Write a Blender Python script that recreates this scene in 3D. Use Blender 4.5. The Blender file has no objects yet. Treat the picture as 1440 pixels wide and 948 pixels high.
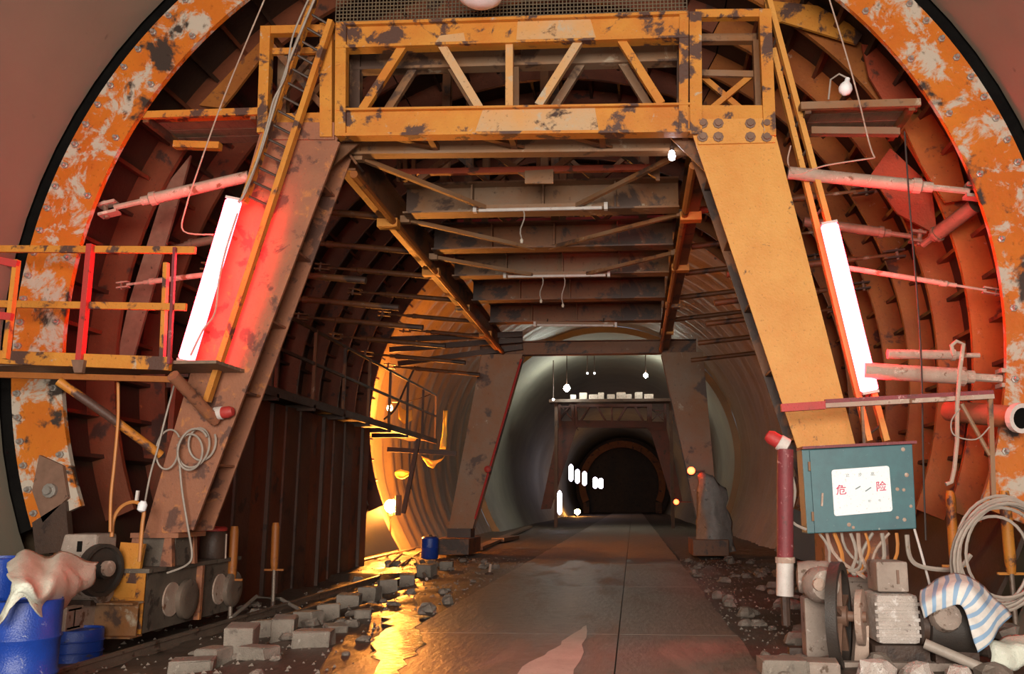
import bpy, math, random
from mathutils import Vector, Matrix, noise
from math import sin, cos, pi, radians, sqrt, atan2

random.seed(7)
sc = bpy.context.scene
COL = sc.collection

# ------------------------------------------------------------------ camera
F_PX, PPX, PPY = 1250.0, 801.111, 474.0
CAM = Vector((1.43, -11.0, 1.55))
YAW, PITCH = radians(4.0), radians(10.4701378)
FWD = Vector((-sin(YAW) * cos(PITCH), cos(YAW) * cos(PITCH), sin(PITCH)))
RGT = Vector((cos(YAW), sin(YAW), 0))
UPV = RGT.cross(FWD)
cd = bpy.data.cameras.new('camera')
cam = bpy.data.objects.new('camera', cd)
COL.objects.link(cam)
cd.sensor_width = 36.0
cd.sensor_fit = 'HORIZONTAL'
cd.lens = F_PX / 1440 * 36
cd.shift_x = (720 - PPX) / 1440
cd.clip_end = 600
R3 = Matrix((RGT, UPV, -FWD)).transposed()
cam.matrix_world = Matrix.Translation(CAM) @ R3.to_4x4()
sc.camera = cam

# ------------------------------------------------------------------ world, added front light, exposure
w = bpy.data.worlds.new('world')
sc.world = w
w.use_nodes = True
w.node_tree.nodes['Background'].inputs[0].default_value = (0.75, 0.85, 1.0, 1)
w.node_tree.nodes['Background'].inputs[1].default_value = 0.25
ad = bpy.data.lights.new('front_light', 'AREA')  # unseen area light added behind the camera to light the trolley's front
ad.shape = 'RECTANGLE'
ad.size, ad.size_y = 7.0, 4.5
ad.energy = 3000
ad.color = (1.0, 0.93, 0.82)
ao = bpy.data.objects.new('front_light', ad)
COL.objects.link(ao)
ao.location = (1.2, -17.5, 3.4)
ao.rotation_euler = (radians(90), 0, 0)
vs = sc.view_settings
vs.view_transform = 'Standard'
vs.look = 'None'
vs.exposure = 0.0
vs.gamma = 1.0
vs.use_curve_mapping = False


def at(x, y, Y):
    """point of the plane at depth Y that shows at photo pixel (x, y)"""
    d = RGT * ((x - PPX) / F_PX) - UPV * ((y - PPY) / F_PX) + FWD
    return CAM + d * ((Y - CAM.y) / d.y)


def gnd(x, y, Z=0.0):
    d = RGT * ((x - PPX) / F_PX) - UPV * ((y - PPY) / F_PX) + FWD
    return CAM + d * ((Z - CAM.z) / d.z)


# ------------------------------------------------------------------ materials
MATS = {}


def new_mat(name):
    m = bpy.data.materials.new(name)
    m.use_nodes = True
    nt = m.node_tree
    return m, nt, nt.nodes['Principled BSDF']


def nz(nt, scale, detail=4, rough=0.6, vec=None, dist=0.0):
    n = nt.nodes.new('ShaderNodeTexNoise')
    n.inputs['Scale'].default_value = scale
    n.inputs['Detail'].default_value = detail
    n.inputs['Roughness'].default_value = rough
    n.inputs['Distortion'].default_value = dist
    if vec:
        nt.links.new(vec, n.inputs['Vector'])
    return n


def ramp(nt, src, a, b):
    r = nt.nodes.new('ShaderNodeMapRange')
    r.inputs['From Min'].default_value = a
    r.inputs['From Max'].default_value = b
    nt.links.new(src, r.inputs['Value'])
    return r.outputs['Result']


def mixc(nt, fac, a, b):
    m = nt.nodes.new('ShaderNodeMix')
    m.data_type = 'RGBA'
    if fac is not None:
        nt.links.new(fac, m.inputs['Factor'])
    for k, s in ((6, a), (7, b)):
        if isinstance(s, tuple):
            m.inputs[k].default_value = (*s, 1)
        else:
            nt.links.new(s, m.inputs[k])
    return m.outputs[2]


def paint(name, c1, c2, rust=(0.05, 0.022, 0.014), amt=0.5, white=0.0, scale=1.6, rough=0.55, wcol=(0.45, 0.36, 0.26), metal=0.0, bump=0.25, off=(0, 0, 0), stretch=(1, 1, 1)):
    """worn paint: two tones, rust where it has flaked, pale cement splashes. amt and white are shares 0..1"""
    m, nt, b = new_mat(name)
    tc = nt.nodes.new('ShaderNodeTexCoord')
    mp = nt.nodes.new('ShaderNodeMapping')
    mp.inputs['Location'].default_value = off
    mp.inputs['Scale'].default_value = stretch
    nt.links.new(tc.outputs['Object'], mp.inputs['Vector'])
    v = mp.outputs['Vector']
    n0 = nz(nt, scale * 0.7, 5, 0.65, v)
    col = mixc(nt, ramp(nt, n0.outputs['Fac'], 0.35, 0.65), c1, c2)
    if white > 0:
        n2 = nz(nt, scale * 2.2, 6, 0.7, v, 0.4)
        t = 0.68 - 0.25 * white
        col = mixc(nt, ramp(nt, n2.outputs['Fac'], t, t + 0.07), col, wcol)
    if amt > 0:
        n1 = nz(nt, scale * 1.3, 6, 0.62, v, 0.3)
        t = 0.70 - 0.27 * amt
        col = mixc(nt, ramp(nt, n1.outputs['Fac'], t, t + 0.05), col, rust)
    n3 = nz(nt, scale * 14, 3, 0.6, v)
    dk = mixc(nt, ramp(nt, n3.outputs['Fac'], 0.62, 0.78), (1, 1, 1), (0.45, 0.4, 0.36))
    mm = nt.nodes.new('ShaderNodeMix')
    mm.data_type = 'RGBA'
    mm.blend_type = 'MULTIPLY'
    mm.inputs['Factor'].default_value = 1
    nt.links.new(col, mm.inputs[6])
    nt.links.new(dk, mm.inputs[7])
    nt.links.new(mm.outputs[2], b.inputs['Base Color'])
    b.inputs['Roughness'].default_value = rough
    b.inputs['Metallic'].default_value = metal
    if bump:
        bp = nt.nodes.new('ShaderNodeBump')
        bp.inputs['Strength'].default_value = bump
        bp.inputs['Distance'].default_value = 0.02
        nt.links.new(n3.outputs['Fac'], bp.inputs['Height'])
        nt.links.new(bp.outputs['Normal'], b.inputs['Normal'])
    MATS[name] = m
    return m


def emit(name, col, strength):
    m, nt, b = new_mat(name)
    b.inputs['Base Color'].default_value = (0.8, 0.8, 0.8, 1)
    b.inputs['Emission Color'].default_value = (*col, 1)
    b.inputs['Emission Strength'].default_value = strength
    MATS[name] = m
    return m


ORANGE = paint('orange_paint', (0.60, 0.255, 0.034), (0.52, 0.17, 0.018), amt=0.62, white=0.2, scale=1.9, rust=(0.09, 0.04, 0.028))
ORANGE_CLEAN = paint('orange_leg_paint', (0.66, 0.31, 0.065), (0.60, 0.245, 0.04), amt=0.2, scale=2.2, off=(3, 1, 2))
ORANGE_PALE = paint('orange_paint_worn_pale', (0.60, 0.30, 0.10), (0.52, 0.34, 0.19), amt=0.35, white=0.45, scale=1.6, off=(5, 2, 1))
ORANGE_RING = paint('orange_edge_paint', (0.58, 0.17, 0.014), (0.50, 0.11, 0.010), amt=0.5, white=0.72, scale=1.0, rough=0.4, rust=(0.045, 0.03, 0.024), wcol=(0.50, 0.42, 0.34))
ORANGE_RIB = paint('orange_rib_paint', (0.36, 0.115, 0.016), (0.26, 0.07, 0.012), amt=0.4, white=0.12, scale=1.4, rust=(0.09, 0.03, 0.016), off=(2, 7, 4))
BROWN_LEG = paint('brown_leg_paint', (0.34, 0.13, 0.065), (0.26, 0.10, 0.055), amt=0.55, white=0.42, scale=2.0, rust=(0.12, 0.05, 0.033), wcol=(0.46, 0.17, 0.055))  # darker brown base than the right leg's paint, with rust patches
BROWN = paint('brown_steel', (0.22, 0.08, 0.024), (0.12, 0.05, 0.024), amt=0.6, white=0.12, scale=0.9, rust=(0.05, 0.026, 0.018), wcol=(0.33, 0.25, 0.18))
GREYST = paint('grey_steel', (0.25, 0.16, 0.10), (0.27, 0.105, 0.03), amt=0.5, white=0.22, scale=0.9, rust=(0.085, 0.045, 0.03))
DARK = paint('dark_steel', (0.075, 0.038, 0.024), (0.05, 0.028, 0.02), amt=0.4, scale=2.0, rust=(0.03, 0.016, 0.012))
SKIN = paint('formwork_skin_dirt_shade', (0.05, 0.022, 0.010), (0.034, 0.016, 0.010), amt=0.45, scale=1.2, rust=(0.04, 0.02, 0.013))  # dirt tones, darkened further to paint in the shade inside the shell
GAP_BLACK = paint('gap_black', (0.010, 0.009, 0.008), (0.006, 0.005, 0.005), amt=0.0, scale=3, rough=1.0)  # near-black that paints the shade in gaps and openings
GAP_BLACK.node_tree.nodes['Principled BSDF'].inputs['Specular IOR Level'].default_value = 0.05
DUSTY = paint('cement_dusted_steel', (0.38, 0.30, 0.25), (0.28, 0.215, 0.18), amt=0.4, white=0.3, scale=5, rust=(0.13, 0.085, 0.06), wcol=(0.55, 0.45, 0.40), rough=0.8)
PALE = paint('pale_cement_crust', (0.62, 0.53, 0.48), (0.5, 0.42, 0.37), amt=0.25, white=0.5, scale=6, rust=(0.25, 0.2, 0.18), wcol=(0.75, 0.68, 0.64), rough=0.9, bump=0.8)
PIPE = paint('cement_dusted_pipe', (0.40, 0.26, 0.20), (0.48, 0.36, 0.29), amt=0.35, white=0.4, scale=4, rust=(0.2, 0.09, 0.05), wcol=(0.60, 0.48, 0.40), rough=0.8)
MAROON = paint('maroon_paint', (0.23, 0.036, 0.045), (0.17, 0.03, 0.036), amt=0.3, white=0.3, scale=5, rust=(0.12, 0.03, 0.03), wcol=(0.5, 0.25, 0.25))
MAROON_DIM = paint('shaded_maroon_paint', (0.10, 0.022, 0.018), (0.06, 0.018, 0.014), amt=0.4, scale=2, rust=(0.03, 0.014, 0.01))  # second trolley's maroon, with the far gloom darkened into the colour
REDPLATE = paint('orange_red_plate_paint', (0.40, 0.062, 0.020), (0.30, 0.045, 0.016), amt=0.4, white=0.05, scale=2.2, rust=(0.10, 0.025, 0.012))
BOGIE = paint('bogie_grime', (0.15, 0.115, 0.088), (0.10, 0.075, 0.058), amt=0.45, white=0.12, scale=4, rust=(0.05, 0.036, 0.028), wcol=(0.36, 0.28, 0.22), rough=0.7)
REDP = paint('red_paint', (0.50, 0.03, 0.03), (0.40, 0.04, 0.03), amt=0.2, scale=4, rust=(0.15, 0.03, 0.02))
WHITEP = paint('white_paint', (0.70, 0.64, 0.60), (0.6, 0.52, 0.48), amt=0.15, scale=6, rust=(0.35, 0.28, 0.24))
CREAM = paint('cream_paint', (0.62, 0.55, 0.45), (0.55, 0.48, 0.40), amt=0.1, scale=6, rust=(0.3, 0.2, 0.15))
TEAL = paint('teal_box_paint', (0.050, 0.145, 0.165), (0.045, 0.115, 0.135), amt=0.06, white=0.1, scale=7, rust=(0.3, 0.33, 0.3), wcol=(0.16, 0.26, 0.28), rough=0.45, bump=0.1)
SIGNW = paint('sign_white', (0.95, 0.94, 0.96), (0.9, 0.9, 0.93), amt=0.0, scale=4, bump=0)
SIGNR = paint('sign_red', (0.62, 0.02, 0.10), (0.55, 0.02, 0.10), amt=0.0, bump=0)
SIGNG = paint('sign_grey_print', (0.16, 0.24, 0.26), (0.15, 0.2, 0.22), amt=0.0, bump=0)
BLUE = paint('blue_drum_paint', (0.010, 0.055, 0.36), (0.012, 0.045, 0.28), amt=0.22, white=0.2, scale=5, rust=(0.05, 0.05, 0.07), wcol=(0.30, 0.34, 0.48), rough=0.35)
SHEET = paint('pale_sheet', (0.74, 0.75, 0.64), (0.62, 0.62, 0.52), amt=0.15, white=0.2, scale=4, rust=(0.40, 0.34, 0.27), wcol=(0.8, 0.77, 0.7), rough=0.7, bump=0.5)
GREYSHEET = paint('grey_sheet', (0.30, 0.27, 0.25), (0.20, 0.18, 0.17), amt=0.3, white=0.3, scale=3, rust=(0.12, 0.10, 0.09))
CABLE = paint('grey_cable', (0.40, 0.33, 0.28), (0.30, 0.25, 0.21), amt=0.2, scale=8, rust=(0.2, 0.14, 0.1), bump=0)
CABLE_DK = paint('dark_cable', (0.05, 0.035, 0.03), (0.035, 0.027, 0.024), amt=0.1, scale=8, bump=0)
CABLE_OR = paint('orange_cable', (0.62, 0.22, 0.04), (0.5, 0.2, 0.06), amt=0.1, scale=8, bump=0)
RUBBER = paint('rubber', (0.035, 0.027, 0.023), (0.05, 0.037, 0.03), amt=0.1, scale=6)
BOLT = paint('bolt_steel', (0.30, 0.27, 0.24), (0.42, 0.39, 0.36), amt=0.2, scale=9, rough=0.35, metal=0.5, bump=0)
RUSTBOLT = paint('rusty_bolt', (0.16, 0.085, 0.055), (0.22, 0.12, 0.08), amt=0.2, scale=9, bump=0)
RAIL = paint('rail_steel', (0.17, 0.125, 0.10), (0.23, 0.17, 0.13), amt=0.4, scale=4, rust=(0.09, 0.055, 0.04), metal=0.3, rough=0.45)
STONE = paint('muddy_stone', (0.26, 0.21, 0.175), (0.17, 0.135, 0.11), amt=0.3, white=0.15, scale=5, rust=(0.09, 0.07, 0.055), rough=0.8, wcol=(0.38, 0.32, 0.27), bump=0.6)
BLOCK = paint('concrete_block', (0.28, 0.23, 0.19), (0.20, 0.165, 0.135), amt=0.35, white=0.2, scale=5, rust=(0.15, 0.12, 0.10), rough=0.85, wcol=(0.45, 0.39, 0.33), bump=0.6)
PLANK = paint('wet_timber', (0.24, 0.155, 0.10), (0.17, 0.11, 0.075), amt=0.3, scale=3, rust=(0.08, 0.055, 0.04), stretch=(4, 1, 4))
MEMBRANE = paint('membrane', (0.30, 0.215, 0.135), (0.23, 0.16, 0.10), amt=0.2, white=0.1, scale=0.8, rust=(0.2, 0.14, 0.09), rough=0.5, bump=0.5)
YELLOWCL = paint('yellow_cloth', (0.75, 0.50, 0.08), (0.65, 0.40, 0.06), amt=0.05, scale=4)
WIRE = paint('mesh_wire', (0.17, 0.12, 0.07), (0.12, 0.09, 0.06), amt=0.3, scale=5, bump=0)
TUBE_ON = emit('tube_glow', (1.0, 0.022, 0.036), 66)
TUBE_ON_R = emit('right_tube_glow', (1.0, 0.014, 0.026), 120)
TUBE_FAR = emit('far_tube_glow', (0.9, 0.82, 1.0), 7)
FAR_ON = emit('far_lamp_glow', (0.95, 1.0, 0.85), 190)
BULB_ON = emit('bulb_glow', (0.95, 0.95, 1.0), 16)
RIB_LEFT = paint('red_brown_rib_shaded', (0.17, 0.043, 0.015), (0.11, 0.028, 0.011), amt=0.45, white=0.08, scale=1.3, rust=(0.05, 0.02, 0.013), wcol=(0.34, 0.12, 0.03))  # red-brown ribs, darkened so the colour carries the interior shade
SHUT = paint('shaded_shutter_paint', (0.11, 0.038, 0.018), (0.075, 0.026, 0.014), amt=0.4, scale=1.5, rust=(0.035, 0.016, 0.011))  # shutter colour lowered to paint in the dimness behind the leg
SHEEN = paint('painted_sheen', (0.62, 0.58, 0.52), (0.5, 0.46, 0.41), amt=0.15, scale=3, rust=(0.28, 0.24, 0.2), rough=0.7)  # pale tone paints light reflected off the wet road
SODIUM = emit('sodium_glow', (1.0, 0.33, 0.050), 2300)
SODIUM_F = emit('far_sodium_glow', (1.0, 0.45, 0.10), 120)
RED_ON = emit('red_glow', (1.0, 0.05, 0.012), 16)


def concrete(name, c1, c2, scale=0.5):
    m, nt, b = new_mat(name)
    tc = nt.nodes.new('ShaderNodeTexCoord')
    v = tc.outputs['Object']
    n = nz(nt, scale, 5, 0.6, v)
    col = mixc(nt, ramp(nt, n.outputs['Fac'], 0.3, 0.7), c1, c2)
    n2 = nz(nt, 4.5, 2, 0.5, v)
    col = mixc(nt, ramp(nt, n2.outputs['Fac'], 0.72, 0.80), col, tuple(x * 0.55 for x in c1))
    nt.links.new(col, b.inputs['Base Color'])
    b.inputs['Roughness'].default_value = 0.75
    bp = nt.nodes.new('ShaderNodeBump')
    bp.inputs['Strength'].default_value = 0.15
    bp.inputs['Distance'].default_value = 0.02
    n3 = nz(nt, 9, 4, 0.6, v)
    nt.links.new(n3.outputs['Fac'], bp.inputs['Height'])
    nt.links.new(bp.outputs['Normal'], b.inputs['Normal'])
    return m


LINING = concrete('lining_concrete', (0.215, 0.19, 0.145), (0.18, 0.155, 0.118))
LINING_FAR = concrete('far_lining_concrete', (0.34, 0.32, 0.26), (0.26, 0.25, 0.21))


def ground_mat(name, dry, wet, dry2, wetness):
    """trodden ground: wet (dark, glossy) and dry (pale, matt) areas"""
    m, nt, b = new_mat(name)
    tc = nt.nodes.new('ShaderNodeTexCoord')
    v = tc.outputs['Object']
    mp = nt.nodes.new('ShaderNodeMapping')
    mp.inputs['Scale'].default_value = (1.6, 0.5, 1)
    nt.links.new(v, mp.inputs['Vector'])
    n = nz(nt, 0.9, 6, 0.65, mp.outputs['Vector'], 0.5)
    sx = nt.nodes.new('ShaderNodeSeparateXYZ')
    nt.links.new(v, sx.inputs[0])
    # the road is dry from about 13 m behind the first portal
    yr = ramp(nt, sx.outputs['Y'], 11.0, 15.0)
    mx = nt.nodes.new('ShaderNodeMath')
    mx.operation = 'MULTIPLY_ADD'
    mx.inputs[1].default_value = 0.30
    nt.links.new(yr, mx.inputs[0])
    nt.links.new(n.outputs['Fac'], mx.inputs[2])
    fac = ramp(nt, mx.outputs[0], wetness - 0.08, wetness + 0.10)
    n2 = nz(nt, 5, 6, 0.7, v)
    dcol = mixc(nt, ramp(nt, n2.outputs['Fac'], 0.35, 0.65), dry, dry2)
    wcol = mixc(nt, ramp(nt, n2.outputs['Fac'], 0.3, 0.7), wet, tuple(x * 1.7 for x in wet))
    nt.links.new(mixc(nt, fac, wcol, dcol), b.inputs['Base Color'])
    r = nt.nodes.new('ShaderNodeMapRange')
    r.inputs['To Min'].default_value = 0.44
    r.inputs['To Max'].default_value = 0.8
    nt.links.new(fac, r.inputs['Value'])
    nt.links.new(r.outputs['Result'], b.inputs['Roughness'])
    bp = nt.nodes.new('ShaderNodeBump')
    bp.inputs['Strength'].default_value = 0.55
    bp.inputs['Distance'].default_value = 0.03
    n3 = nz(nt, 7, 6, 0.65, mp.outputs['Vector'])
    nt.links.new(n3.outputs['Fac'], bp.inputs['Height'])
    nt.links.new(bp.outputs['Normal'], b.inputs['Normal'])
    return m


ROAD = ground_mat('road_slab', (0.33, 0.275, 0.235), (0.14, 0.11, 0.088), (0.25, 0.205, 0.175), 0.60)
MUD = ground_mat('mud', (0.15, 0.115, 0.09), (0.065, 0.048, 0.037), (0.10, 0.078, 0.06), 0.62)


def water_mat():
    m, nt, b = new_mat('puddle_water')
    b.inputs['Base Color'].default_value = (0.03, 0.022, 0.016, 1)
    b.inputs['Roughness'].default_value = 0.12
    b.inputs['Specular IOR Level'].default_value = 0.8
    tc = nt.nodes.new('ShaderNodeTexCoord')
    n = nz(nt, 11, 5, 0.7, tc.outputs['Object'], 0.6)
    bp = nt.nodes.new('ShaderNodeBump')
    bp.inputs['Strength'].default_value = 1.0
    bp.inputs['Distance'].default_value = 0.05
    nt.links.new(n.outputs['Fac'], bp.inputs['Height'])
    nt.links.new(bp.outputs['Normal'], b.inputs['Normal'])
    return m


WATER = water_mat()


def stripe_mat():
    m, nt, b = new_mat('striped_woven_sheet')
    tc = nt.nodes.new('ShaderNodeTexCoord')
    wv = nt.nodes.new('ShaderNodeTexWave')
    wv.inputs['Scale'].default_value = 3.0
    wv.inputs['Distortion'].default_value = 0.4
    wv.bands_direction = 'Y'
    nt.links.new(tc.outputs['UV'], wv.inputs['Vector'])
    n = nz(nt, 6, 4, 0.6, tc.outputs['Object'])
    base = mixc(nt, ramp(nt, n.outputs['Fac'], 0.4, 0.75), (0.78, 0.74, 0.70), (0.55, 0.49, 0.45))
    col = mixc(nt, ramp(nt, wv.outputs['Fac'], 0.62, 0.72), base, (0.26, 0.40, 0.58))
    nt.links.new(col, b.inputs['Base Color'])
    b.inputs['Roughness'].default_value = 0.6
    return m


STRIPE = stripe_mat()

# ------------------------------------------------------------------ mesh builder
ORG = {}
ZUP = Vector((0, 0, 1))


class MB:
    def __init__(s):
        s.v, s.f, s.uv = [], [], None

    def add(s, vs_, fs):
        o = len(s.v)
        s.v += [Vector(p) for p in vs_]
        s.f += [[i + o for i in f] for f in fs]
        return s

    def hexa(s, b, t):
        """bottom ring b and top ring t of equal length"""
        n = len(b)
        return s.add(list(b) + list(t), [list(range(n))[::-1], list(range(n, 2 * n))] + [[i, (i + 1) % n, n + (i + 1) % n, n + i] for i in range(n)])

    def box(s, lo, hi):
        (a, b, c), (d, e, f) = lo, hi
        return s.hexa([(a, b, c), (d, b, c), (d, e, c), (a, e, c)], [(a, b, f), (d, b, f), (d, e, f), (a, e, f)])

    def beam(s, p, q, w_, h_, up=ZUP):
        """box bar from p to q: w_ across, h_ along up"""
        p, q = Vector(p), Vector(q)
        d = (q - p).normalized()
        if abs(d.dot(up)) > 0.98:
            up = Vector((0, 1, 0))
        x = d.cross(up).normalized() * w_ / 2
        y = x.normalized().cross(d).normalized() * h_ / 2
        c = [x + y, -x + y, -x - y, x - y]
        return s.hexa([p + k for k in c], [q + k for k in c])

    def ibeam(s, p, q, w_, h_, t=0.025, up=ZUP):
        p, q = Vector(p), Vector(q)
        d = (q - p).normalized()
        if abs(d.dot(up)) > 0.98:
            up = Vector((0, 1, 0))
        x = d.cross(up).normalized()
        y = x.cross(d).normalized()
        s.beam(p + y * (h_ / 2 - t / 2), q + y * (h_ / 2 - t / 2), w_, t, up)
        s.beam(p - y * (h_ / 2 - t / 2), q - y * (h_ / 2 - t / 2), w_, t, up)
        s.beam(p, q, t, h_ - 2 * t, up)
        return s

    def tube(s, pts, r, n=8, caps=True, closed=False):
        pts = [Vector(p) for p in pts]
        m = len(pts)
        rr = r if isinstance(r, (list, tuple)) else [r] * m
        rings = []
        prev = None
        for i, p in enumerate(pts):
            if closed:
                d = pts[(i + 1) % m] - pts[i - 1]
            else:
                d = pts[min(i + 1, m - 1)] - pts[max(i - 1, 0)]
            d = d.normalized() if d.length > 1e-9 else ZUP
            if prev is None:
                a = ZUP if abs(d.z) < 0.9 else Vector((1, 0, 0))
                x = d.cross(a).normalized()
            else:
                x = (prev - d * prev.dot(d)).normalized()
            prev = x
            y = d.cross(x)
            rings.append([p + (x * cos(2 * pi * k / n) + y * sin(2 * pi * k / n)) * rr[i] for k in range(n)])
        o = len(s.v)
        for ring in rings:
            s.v += ring
        rng = range(m) if closed else range(m - 1)
        for i in rng:
            j = (i + 1) % m
            for k in range(n):
                l = (k + 1) % n
                s.f.append([o + i * n + k, o + i * n + l, o + j * n + l, o + j * n + k])
        if caps and not closed:
            s.f.append([o + k for k in range(n)][::-1])
            s.f.append([o + (m - 1) * n + k for k in range(n)])
        return s

    def lathe(s, c, axis, prof, n=20):
        """profile of (radius, distance along axis)"""
        c, axis = Vector(c), Vector(axis).normalized()
        a = ZUP if abs(axis.z) < 0.9 else Vector((1, 0, 0))
        x = axis.cross(a).normalized()
        y = axis.cross(x)
        o = len(s.v)
        for r, h in prof:
            s.v += [c + axis * h + (x * cos(2 * pi * k / n) + y * sin(2 * pi * k / n)) * r for k in range(n)]
        m = len(prof)
        for i in range(m - 1):
            for k in range(n):
                l = (k + 1) % n
                s.f.append([o + i * n + k, o + i * n + l, o + (i + 1) * n + l, o + (i + 1) * n + k])
        s.f.append([o + k for k in range(n)][::-1])
        s.f.append([o + (m - 1) * n + k for k in range(n)])
        return s

    def prism(s, poly, ext):
        ext = Vector(ext)
        p = [Vector(q) for q in poly]
        return s.hexa(p, [q + ext for q in p])

    def ann(s, r0, r1, a0, a1, y0, y1, n=24, cz=3.83, cx=0.0):
        """arched bar around the tunnel axis: radii r0..r1, angles in degrees, depth y0..y1"""
        o = len(s.v)
        for i in range(n + 1):
            a = radians(a0 + (a1 - a0) * i / n)
            for r, y in ((r0, y0), (r1, y0), (r1, y1), (r0, y1)):
                s.v.append(Vector((cx + r * cos(a), y, cz + r * sin(a))))
        for i in range(n):
            b = o + i * 4
            for k in range(4):
                l = (k + 1) % 4
                s.f.append([b + k, b + l, b + 4 + l, b + 4 + k])
        s.f.append([o + 3, o + 2, o + 1, o])
        e = o + n * 4
        s.f.append([e, e + 1, e + 2, e + 3])
        return s

    def build(s, name, mat, parent=None, smooth=False, bevel=0.0, org=None, uv=None):
        if parent is not None:
            og = ORG[parent.name]
        elif org is not None:
            og = Vector(org)
        else:
            lo = Vector([min(p[i] for p in s.v) for i in range(3)])
            hi = Vector([max(p[i] for p in s.v) for i in range(3)])
            og = Vector(((lo.x + hi.x) / 2, (lo.y + hi.y) / 2, lo.z))
        me = bpy.data.meshes.new(name)
        me.from_pydata([tuple(p - og) for p in s.v], [], s.f)
        me.update()
        import bmesh
        bm = bmesh.new()
        bm.from_mesh(me)
        bmesh.ops.recalc_face_normals(bm, faces=bm.faces)
        if bevel:
            bmesh.ops.bevel(bm, geom=[e for e in bm.edges if len(e.link_faces) == 2 and e.calc_face_angle(0) > 0.6], offset=bevel, segments=2, affect='EDGES', profile=0.6)
        bm.to_mesh(me)
        bm.free()
        if smooth:
            me.polygons.foreach_set('use_smooth', [True] * len(me.polygons))
            me.set_sharp_from_angle(angle=radians(40))
        me.materials.append(mat)
        o = bpy.data.objects.new(name, me)
        COL.objects.link(o)
        if parent is not None:
            o.parent = parent
        else:
            o.location = og
        ORG[o.name] = og
        return o


def thing(name, label, cat, loc, group=None):
    o = bpy.data.objects.new(name, None)
    o.empty_display_size = 0.2
    COL.objects.link(o)
    o.location = loc
    ORG[o.name] = Vector(loc)
    return tag(o, label, cat, group)


def tag(o, label, cat, group=None):
    o['label'] = label
    o['category'] = cat
    if group:
        o['group'] = group
    return o


def struct(o, label=None):
    o['kind'] = 'structure'
    if label:
        o['label'] = label
    return o


def copy_tree(o, parent=None, label=None):
    c = o.copy()
    COL.objects.link(c)
    c.parent = parent
    ORG[c.name] = ORG[o.name].copy()
    for ch in list(o.children):
        copy_tree(ch, c)
    if label:
        c['label'] = label
    return c


def sag(p, q, s, n=10, side=0.0):
    p, q = Vector(p), Vector(q)
    out = []
    for i in range(n + 1):
        t = i / n
        k = p.lerp(q, t)
        k.z -= s * 4 * t * (1 - t)
        k.x += side * sin(t * pi * 2)
        out.append(k)
    return out


CZ, RL = 3.83, 6.84

# ------------------------------------------------------------------ the setting: lining, raw tunnel, floor
def arch_wall(name, a0, a1, y0, y1, mat, label, r=RL, th=0.35, n=20):
    struct(MB().ann(r, r + th, a0, a1, y0, y1, n).build(name, mat, None, smooth=True, org=(0, 0, 0)), label)


AF = 36.0
arch_wall('wall_right', -AF, 52, -17.2, -0.04, LINING, 'smooth grey-brown concrete lining of the tunnel on the right')
arch_wall('ceiling', 52, 128, -17.2, -0.04, LINING, 'smooth concrete crown of the tunnel', n=16)
arch_wall('wall_left', 128, 180 + AF, -17.2, -0.04, LINING, 'smooth grey-brown concrete lining of the tunnel on the left')
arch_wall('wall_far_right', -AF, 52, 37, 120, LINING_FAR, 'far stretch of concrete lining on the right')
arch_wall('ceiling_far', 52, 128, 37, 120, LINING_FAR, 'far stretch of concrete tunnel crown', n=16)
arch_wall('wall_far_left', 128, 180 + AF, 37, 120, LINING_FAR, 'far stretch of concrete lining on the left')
struct(MB().box((-9, 120, -3), (9, 120.3, 13)).build('wall_end', DARK, None, org=(0, 0, 0)), 'dark end of the tunnel')


def membrane(name, a0, a1, label):
    m = MB()
    ny, na = 110, 26
    y0, y1 = -0.3, 37.3
    for i in range(ny + 1):
        y = y0 + (y1 - y0) * i / ny
        for k in range(na + 1):
            a = radians(a0 + (a1 - a0) * k / na)
            f = 0.07 * sin(y * 2 * pi / 1.15) + 0.10 * noise.noise(Vector((y * 0.7, a * 3, 3.0)))
            r = 7.22 + f
            m.v.append(Vector((r * cos(a), y, CZ + r * sin(a))))
    for i in range(ny):
        for k in range(na):
            b = i * (na + 1) + k
            m.f.append([b, b + 1, b + na + 2, b + na + 1])
    struct(m.build(name, MEMBRANE, None, smooth=True, org=(0, 0, 0)), label)


membrane('wall_raw_right', -AF, 60, 'raw tunnel side hung with folded waterproof membrane on the right')
membrane('ceiling_raw', 60, 120, 'raw tunnel crown hung with membrane')
membrane('wall_raw_left', 120, 180 + AF, 'raw tunnel side hung with folded membrane glowing orange in the lamplight')


def gz(x, y):
    """height of the trodden ground beside the road"""
    side = max(0.0, min(1.0, (-1.35 - x) / 1.2)) + max(0.0, min(1.0, (x - 2.7) / 0.8))
    k = 0.05 * noise.noise(Vector((x * 1.6, y * 1.6, 0))) + 0.03 * noise.noise(Vector((x * 4.5, y * 4.5, 5)))
    return -0.06 + side * (k * 1.5 + 0.02) - (0.14 * max(0, min(1, (-2.6 - x) / 0.8)) if y < 9 else 0.0)


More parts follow.
